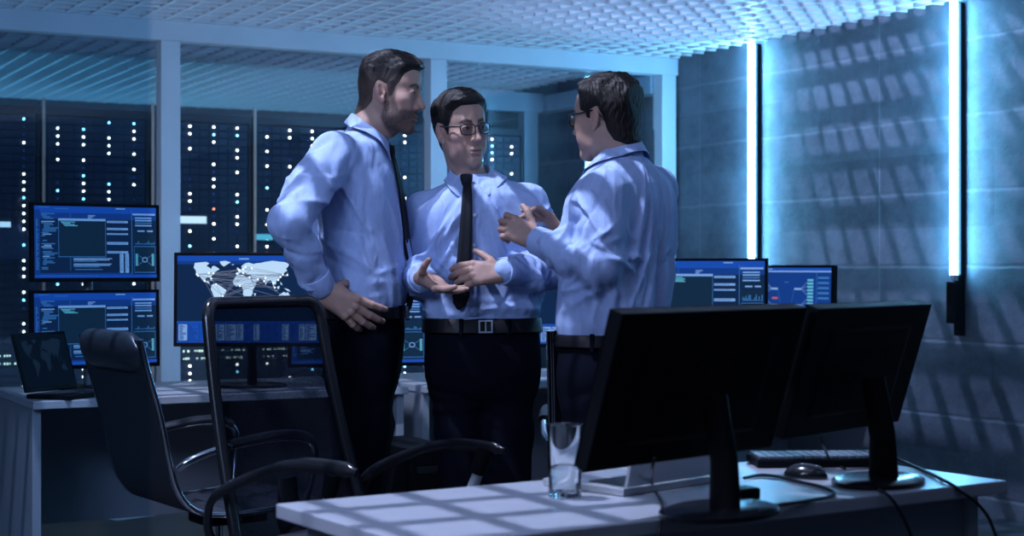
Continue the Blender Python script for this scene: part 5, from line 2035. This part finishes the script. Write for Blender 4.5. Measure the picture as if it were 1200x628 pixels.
spA = dict(seed=5, ang=math.radians(-4), face=(0.968, -0.225, -0.11), face_up=(0.10, 0.0, 1), gaze=(1, 0.05, -0.02), head=A.q(458.5, 108, 0.0), hscale=(0.97, 0.95, 1.02),
           neck=A.q(429, 163, 0.0), hair_poly=POLY_A, hair_t=t_fade, hair_style=hair_style_fine, fade=True, beard=0.86, jaw=1.02,
           torso=tA, hips=hA, hem=zA(366), top=zA(160), waist=zA(353), belt=(zA(372.5), zA(359.5)),
           arm_r=(A.q(391, 180, -0.18), A.q(337, 261, -0.355), A.q(376, 336, -0.238)),
           arm_l=(A.q(400, 178, 0.18), A.q(372, 262, 0.34), A.q(400, 330, 0.245)),
           leg_r=(A.q(425, 412, -0.088), A.q(420, 590, -0.10), A.q(402, 770, -0.11)),
           leg_l=(A.q(428, 412, 0.088), A.q(424, 590, 0.10), A.q(412, 765, 0.11)),
           hand_r=dict(curl=((0.30, 0.34, 0.20), (0.34, 0.40, 0.24), (0.36, 0.44, 0.26), (0.38, 0.46, 0.26)), spread=(0.04, -0.16, -0.30, -0.44), thumb=((0.45, 0.15, 0.85), (0.15, 0.2, 0.95), (0.05, 0.3, 0.95)),
                       wrist=A.q(380.5, 344, -0.238), fwd=(0.88, -0.08, -0.46), palm=(0.08, 0.98, 0.10), arm=0.045, scale=1.10, k=0.92, thick=1.06),
           hand_l=dict(curl=FL_NATURAL, thumb=((0.6, 0.3, 0.75), (0.2, 0.5, 0.8), (0.0, 0.6, 0.7)), wrist=A.q(402, 338, 0.245), fwd=(0.84, -0.08, -0.52), palm=(-0.05, -0.97, 0.16), arm=0.045),
           folds_r=(rand_folds(rA, 16, (0.2, 1.0), (0, 6.28), (-0.09, 0.09), (0.008, 0.014), (0.4, 0.9), (0.003, 0.006)) + rand_folds(rA, 8, (0.80, 1.05), (0, 6.28), (-0.03, 0.03), (0.007, 0.010), (0.5, 1.0), (0.004, 0.007)),
                    rand_folds(rA, 16, (0.0, 0.9), (0, 6.28), (-0.06, 0.06), (0.007, 0.011), (0.5, 1.0), (0.003, 0.006))),
           folds_l=([], []),
           folds_t=rand_folds(rA, 14, (0.02, 0.5), (-2.9, 0.3), (-0.20, 0.20), (0.007, 0.013), (0.25, 0.5), (0.002, 0.005)) + axial_folds(rA, 22, (0.1, 0.75), (-2.8, 0.2), (-3.0, 1.0), (0.04, 0.08), (0.06, 0.15), (0.0025, 0.006)),
           collar=dict(c=A.q(430, 160, 0.0), slope=0.55, rx=0.064, ry=0.074, stand=0.046, leaf=0.044, point=0.034, gap=14),
           tie=tieA, tie_across=(0.30, 0.95, 0), tie_w=[0.022, 0.028, 0.036, 0.044, 0.050, 0.054, 0.056, 0.034, 0.004], knot=dict(c=A.q(449.5, 177.5), up=(-0.35, 0, 1)),
           placket=frontA)
build_person(A, 'bearded man in a pale blue shirt and dark tie standing in profile, hand on hip', spA)

# ---- the man in the middle, glasses, both hands raised in front of his belt
B_ = Person(5.0, 563)
zB = lambda py: z_of(py, 5.0)
mB = FPX / 5.0


def axB(px):
    return (px - 563) / mB


angB = math.radians(-84)
tB = []
for py, xl, xr, hd in ((373, 499, 630, 0.122), (362, 497.5, 634, 0.128), (345, 498, 634, 0.128), (315, 500, 630, 0.122), (285, 500, 630, 0.122), (258, 497, 633, 0.126), (242, 498, 632, 0.120), (230, 506, 622, 0.108), (220, 519, 606, 0.092), (211, 531, 590, 0.074), (205, 537, 580, 0.060)):
    tB.append((zB(py), (axB(xl) + axB(xr)) / 2, 0.0, hd, (axB(xr) - axB(xl)) / 2))
hB = [(zB(366), axB(564.5), 0, 0.112, 0.176), (zB(385), axB(565), 0, 0.116, 0.180), (zB(410), axB(565.5), 0, 0.124, 0.184), (zB(440), axB(566), 0, 0.12, 0.182), (zB(462), axB(566), 0, 0.10, 0.165), (zB(474), axB(566), 0, 0.075, 0.12)]
fB = lambda px, py, out=0.0: B_.q(px, py, -(np.interp(zB(py), [t[0] for t in sorted(tB)], [t[3] for t in sorted(tB)])) - out)
rB = random.Random(9)
spB = dict(seed=9, ang=angB, face=(0.52, -0.85, -0.03), face_up=(-0.13, 0.0, 1), gaze=(0.85, -0.50, 0.0), head=B_.q(540.5, 151, -0.005), hscale=(0.90, 0.94, 1.0), hair_col=(0.026, 0.019, 0.016),
           neck=B_.q(552, 214, 0.012), hair_poly=POLY_B, hair_t=t_side, hair_style=hair_style_side, beard=0.10, jaw=1.02, nose=1.0,
           torso=tB, hips=hB, hem=zB(373), top=zB(205), waist=zB(366), belt=(zB(389), zB(372.5)),
           arm_r=(B_.q(496, 248, 0.0), B_.q(484, 330, 0.05), B_.q(493.5, 327, -0.175)),
           arm_l=(B_.q(620, 238, 0.0), B_.q(639, 320, -0.06), B_.q(592, 318, -0.205)),
           leg_r=(B_.q(538, 425, 0.0), B_.q(540, 590, -0.02), B_.q(543, 765, 0.0)),
           leg_l=(B_.q(594, 425, 0.0), B_.q(597, 590, -0.02), B_.q(602, 765, 0.0)),
           toe_r=(-0.15, -0.98), toe_l=(0.35, -0.93),
           hand_r=dict(curl=((0.25, 0.2, 0.1), (0.2, 0.2, 0.1), (0.2, 0.2, 0.1), (0.25, 0.2, 0.1)), spread=(0.08, 0.0, -0.06, -0.12), thumb=((0.75, 0.35, 0.55), (0.35, 0.45, 0.80), (0.15, 0.5, 0.85)),
                       wrist=B_.q(495.5, 326, -0.205), fwd=(0.70, -0.62, -0.34), palm=(0.26, -0.14, 0.93), arm=0.045, scale=1.0, k=0.90, thick=1.06),
           hand_l=dict(curl=((0.30, 0.36, 0.25), (0.38, 0.40, 0.28), (0.46, 0.42, 0.28), (0.52, 0.44, 0.30)), spread=(0.05, 0.01, -0.03, -0.07), thumb=((0.80, 0.50, 0.35), (0.62, 0.78, 0.10), (0.55, 0.83, 0.0)),
                       wrist=B_.q(588, 318.5, -0.215), fwd=(-0.96, 0.10, -0.05), palm=(0.05, 0.93, -0.36), arm=0.045, scale=1.02, k=0.90, thick=1.10),
           folds_r=(rand_folds(rB, 16, (0.15, 1.0), (0, 6.28), (-0.08, 0.08), (0.008, 0.013), (0.4, 0.9), (0.003, 0.006)), rand_folds(rB, 10, (0.0, 0.8), (0, 6.28), (-0.05, 0.05), (0.007, 0.011), (0.5, 1.0), (0.003, 0.006))),
           folds_l=(rand_folds(rB, 16, (0.15, 1.0), (0, 6.28), (-0.08, 0.08), (0.008, 0.013), (0.4, 0.9), (0.003, 0.006)), rand_folds(rB, 14, (0.0, 0.8), (0, 6.28), (-0.05, 0.05), (0.007, 0.011), (0.5, 1.0), (0.003, 0.006))),
           sleeve=(0.061, 0.060, 0.054, 0.049, 0.040),
           folds_t=rand_folds(rB, 16, (0.02, 0.45), (-1.5, 1.5), (-0.22, 0.22), (0.007, 0.013), (0.2, 0.45), (0.002, 0.005)) + axial_folds(rB, 16, (0.15, 0.8), (0.2, 1.5), (-5.0, -1.0), (0.05, 0.09), (0.06, 0.14), (0.003, 0.006)) + axial_folds(rB, 16, (0.15, 0.8), (-1.5, -0.2), (1.0, 5.0), (0.05, 0.09), (0.06, 0.14), (0.003, 0.006)) + [(0.05, -0.3, 0.02, 0.014, 0.6, 0.006), (0.06, 0.9, -0.04, 0.014, 0.5, 0.006)],
           collar=dict(c=B_.q(551, 211, 0.004), slope=0.30, rx=0.064, ry=0.068, stand=0.046, leaf=0.042, point=0.046, gap=13),
           tie=[fB(546.5, 215, -0.004), fB(546.8, 225, 0.008), fB(546.5, 245, 0.010), fB(545.5, 270, 0.011), fB(544, 300, 0.013), fB(541.5, 330, 0.013), fB(539.5, 349, 0.014), fB(538, 356, 0.014), fB(536.8, 363, 0.013)],
           tie_across=(1, -0.05, 0), tie_w=[0.024, 0.030, 0.034, 0.038, 0.044, 0.050, 0.053, 0.040, 0.006], knot=dict(c=fB(546, 211.5, 0.0), up=(0.0, 0.35, 1)), knot_sign=-1,
           placket=[fB(549 + (py - 222) * 0.03, py, 0.004) for py in (222, 250, 280, 310, 340, 370)],
           buttons=[(fB(555.5, 287, 0.008), (0, -1, 0)), (fB(548.5, 355.5, 0.008), (0, -1, 0)), (fB(556, 252, 0.008), (0, -1, 0))],
           glasses=True, leg=[0.088, 0.076, 0.068, 0.062, 0.060])
build_person(B_, 'man with dark glasses and black tie standing in the middle, hands raised before his belt', spB)

# ---- the man on the right, seen from behind, gesturing
Cn = Person(4.75, 722)
zC = lambda py: z_of(py, 4.75)
mC = FPX / 4.75
axC = lambda px: (px - 722) / mC
angC = math.atan2(0.62, -0.78)
tC = []
for py, cx, hd, hw in ((396, 714, 0.128, 0.168), (380, 715, 0.140, 0.178), (355, 717, 0.142, 0.182), (320, 719, 0.136, 0.186), (290, 721, 0.132, 0.192), (260, 724, 0.128, 0.200), (235, 727, 0.120, 0.202), (215, 730, 0.104, 0.176), (202, 731, 0.088, 0.134), (192, 730, 0.078, 0.098), (184, 729, 0.066, 0.076)):
    tC.append((zC(py), axC(cx), 0.0, hd, hw))
hC = [(zC(384), axC(714), 0, 0.125, 0.165), (zC(400), axC(714), 0, 0.126, 0.168), (zC(425), axC(714), 0, 0.130, 0.176), (zC(455), axC(714), 0, 0.125, 0.175), (zC(478), axC(714), 0, 0.10, 0.16), (zC(490), axC(714), 0, 0.08, 0.12)]
rC = random.Random(14)
cfw = np.array([math.cos(angC), math.sin(angC), 0])
crt = np.array([-cfw[1] * -1, -cfw[0], 0])          # own right
spC = dict(seed=14, ang=angC, face=(-0.80, 0.60, -0.04), face_up=(0, 0, 1), gaze=(-1, 0.45, 0.0), head=Cn.q(710, 137, 0.0), hscale=(1.0, 1.0, 1.03), hair_col=(0.024, 0.017, 0.014), round=0.004,
           neck=Cn.q(727, 192, 0.0), hair_poly=POLY_C, hair_t=t_full, hair_style=hair_style_long, beard=0.10, jaw=1.02,
           torso=tC, hips=hC, hem=zC(394), top=zC(184), waist=zC(384), belt=(zC(405), zC(391)),
           arm_l=(Cn.q(709, 224, -0.15), Cn.q(704, 312, -0.19), Cn.q(632, 283, -0.06)),
           arm_r=(Cn.q(766, 219, 0.15), Cn.q(735, 318, 0.26), Cn.q(668, 286, 0.20)),
           leg_l=(Cn.q(695, 445, -0.07), Cn.q(694, 600, -0.08), Cn.q(695, 775, -0.08)),
           leg_r=(Cn.q(732, 445, 0.07), Cn.q(735, 600, 0.08), Cn.q(740, 775, 0.08)),
           hand_l=dict(curl=((0.55, 0.75, 0.5), (0.62, 0.8, 0.5), (0.70, 0.85, 0.5), (0.75, 0.85, 0.5)), spread=(0.10, 0.02, -0.05, -0.12), thumb=((0.68, 0.62, 0.32), (0.62, 0.76, 0.12), (0.42, 0.90, 0.10)),
                       wrist=Cn.q(627, 280.5, -0.05), fwd=(-0.82, 0.30, 0.42), palm=(0.10, 0.92, -0.25), arm=0.045, scale=1.0),
           hand_r=dict(curl=((0.45, 0.5, 0.35), (0.40, 0.5, 0.3), (0.45, 0.5, 0.3), (0.5, 0.5, 0.3)), spread=(0.14, 0.03, -0.06, -0.16), thumb=((0.92, 0.20, 0.20), (0.97, 0.20, 0.10), (0.90, 0.35, 0.20)),
                       wrist=Cn.q(660, 283, 0.185), fwd=(-0.66, -0.14, 0.74), palm=(-0.45, -0.75, -0.40), arm=0.045, scale=1.0),
           folds_l=(rand_folds(rC, 20, (0.1, 1.0), (0, 6.28), (-0.10, 0.10), (0.008, 0.014), (0.4, 0.9), (0.003, 0.006)), rand_folds(rC, 22, (0.0, 0.85), (0, 6.28), (-0.05, 0.05), (0.007, 0.011), (0.5, 1.2), (0.004, 0.007))),
           folds_r=(rand_folds(rC, 12, (0.1, 1.0), (0, 6.28), (-0.10, 0.10), (0.008, 0.014), (0.4, 0.9), (0.003, 0.006)), rand_folds(rC, 12, (0.0, 0.85), (0, 6.28), (-0.05, 0.05), (0.007, 0.011), (0.5, 1.2), (0.004, 0.007))),
           folds_t=rand_folds(rC, 14, (0.02, 0.5), (1.4, 4.6), (-0.16, 0.16), (0.008, 0.014), (0.25, 0.5), (0.002, 0.005)) + axial_folds(rC, 34, (0.25, 0.85), (2.6, 4.6), (0.2, 2.2), (0.04, 0.07), (0.08, 0.20), (0.003, 0.0065)) + axial_folds(rC, 12, (0.1, 0.7), (1.3, 2.6), (-2.0, 1.0), (0.05, 0.08), (0.06, 0.14), (0.003, 0.005)),
           collar=dict(c=Cn.q(728, 190, -0.002), slope=0.45, rx=0.070, ry=0.079, stand=0.048, leaf=0.056, point=0.030, gap=14),
           tie=[np.array(Cn.q(729, py, 0.0)) + cfw * o_ for py, o_ in ((205, 0.085), (225, 0.118), (260, 0.142), (300, 0.150), (340, 0.156), (370, 0.156), (388, 0.150))],
           tie_across=tuple(crt), tie_w=[0.024, 0.032, 0.040, 0.046, 0.050, 0.052, 0.006], knot=dict(c=np.array(Cn.q(729, 200, 0)) + cfw * 0.072, up=(0.15, -0.12, 1)),
           glasses=True, rimk=1.25)
build_person(Cn, 'man in a pale blue shirt seen from behind, gesturing with both hands', spC)
# ------------------------------------------------------------------ light, camera
def area(name, loc, target, size, power, col, size_y=None):
    l = bpy.data.lights.new(name, 'AREA')
    l.energy, l.color, l.size = power, col, size
    if size_y:
        l.shape = 'RECTANGLE'
        l.size_y = size_y
    o = bpy.data.objects.new(name, l)
    C.objects.link(o)
    o.location = loc
    o.rotation_euler = (Vector(target) - Vector(loc)).to_track_quat('-Z', 'Y').to_euler()
    return o


def spot(name, loc, target, power, col, ang, radius=0.03, blend=0.6):
    l = bpy.data.lights.new(name, 'SPOT')
    l.energy, l.color, l.spot_size, l.shadow_soft_size, l.spot_blend = power, col, math.radians(ang), radius, blend
    o = bpy.data.objects.new(name, l)
    C.objects.link(o)
    o.location = loc
    o.rotation_euler = (Vector(target) - Vector(loc)).to_track_quat('-Z', 'Y').to_euler()
    return o


LAV = (0.62, 0.70, 1.0)
CYN = (0.18, 0.62, 1.0)
# lamps hung above the open lattice throw its grid onto the wall, the desk and the men
spot('plenum_spot_wall', (3.4, 8.1, 5.5), (WX, 4.6, 0.6), 1200, (0.45, 0.56, 1.0), 62, 0.022, 0.8)
spot('plenum_spot_men', (0.25, 4.0, 5.8), W(0.0, 4.0, 0.9), 1400, LAV, 62, 0.022, 0.5)
p = W(-1.5, 3.5)
spot('added_spot_group', (p.x, p.y, 5.6), W(0.0, 4.85, 1.35), 500, LAV, 26, 0.02, 0.6)  # extra spot added to brighten the men alone
# added spots high behind the camera, only to brighten the lattice blades
p = W(0.4, -2.4)
for la_ in (-2.4, -0.7, 1.0, 2.7):
    spot('added_spot_lattice', (p.x, p.y, 5.2), W(la_, 8.3, 2.5), 1700, (0.62, 0.68, 1.0), 14, 0.2, 0.9)
p = W(0.6, 2.2)
area('overhead_fill', (p.x, p.y, 3.7), W(0.6, 6.5, 2.2), 3.0, 35, (0.50, 0.62, 1.0), 2.0)  # added panel above the lattice, extra fill from overhead
# added soft fill on the camera side, brightens shirts and faces
p = W(-1.7, 1.5, 2.35)
area('camera_side_fill', p, W(0.05, 4.9, 1.45), 1.3, 88, (0.50, 0.62, 1.0), 0.8)
# added up-light hidden behind the far desks, brightens lattice and header
area('added_uplight_lattice', (2.9, 6.55, 0.3), (2.9, 6.75, 2.5), 3.4, 30, (0.38, 0.60, 1.0), 0.15)
# added up-light hidden behind the racks, brightens the ceiling there
area('added_uplight_racks', (2.6, 11.3, 0.3), (2.6, 11.3, 3.5), 3.0, 60, CYN, 1.0)
area('rack_front_fill', (3.6, GY + 0.075, 2.45), (3.6, GY + 1.0, 1.7), 3.6, 3.5, (0.08, 0.40, 1.0), 0.07)  # added strip out of sight behind the header, brightens the rack fronts

w = bpy.data.worlds.new('night')
bpy.context.scene.world = w
w.use_nodes = True
bg = w.node_tree.nodes['Background']
bg.inputs[0].default_value = (0.06, 0.24, 0.60, 1)
bg.inputs[1].default_value = 0.16

cd = bpy.data.cameras.new('camera')
cam = bpy.data.objects.new('camera', cd)
C.objects.link(cam)
cam.location = (0, 0, CAMZ)
cam.rotation_euler = (math.pi / 2, 0, -TH)
cd.sensor_width = 36.0
cd.lens = FPX / 1200 * 36
cd.shift_y = -2.0 / 1200
cd.clip_start = 0.05
cd.dof.use_dof = True
cd.dof.focus_distance = 4.85
cd.dof.aperture_fstop = 4.0
sc = bpy.context.scene
sc.camera = cam
sc.view_settings.view_transform = 'Standard'
sc.view_settings.look = 'None'
sc.view_settings.exposure = 0.0
sc.view_settings.gamma = 1.0
sc.view_settings.use_curve_mapping = False
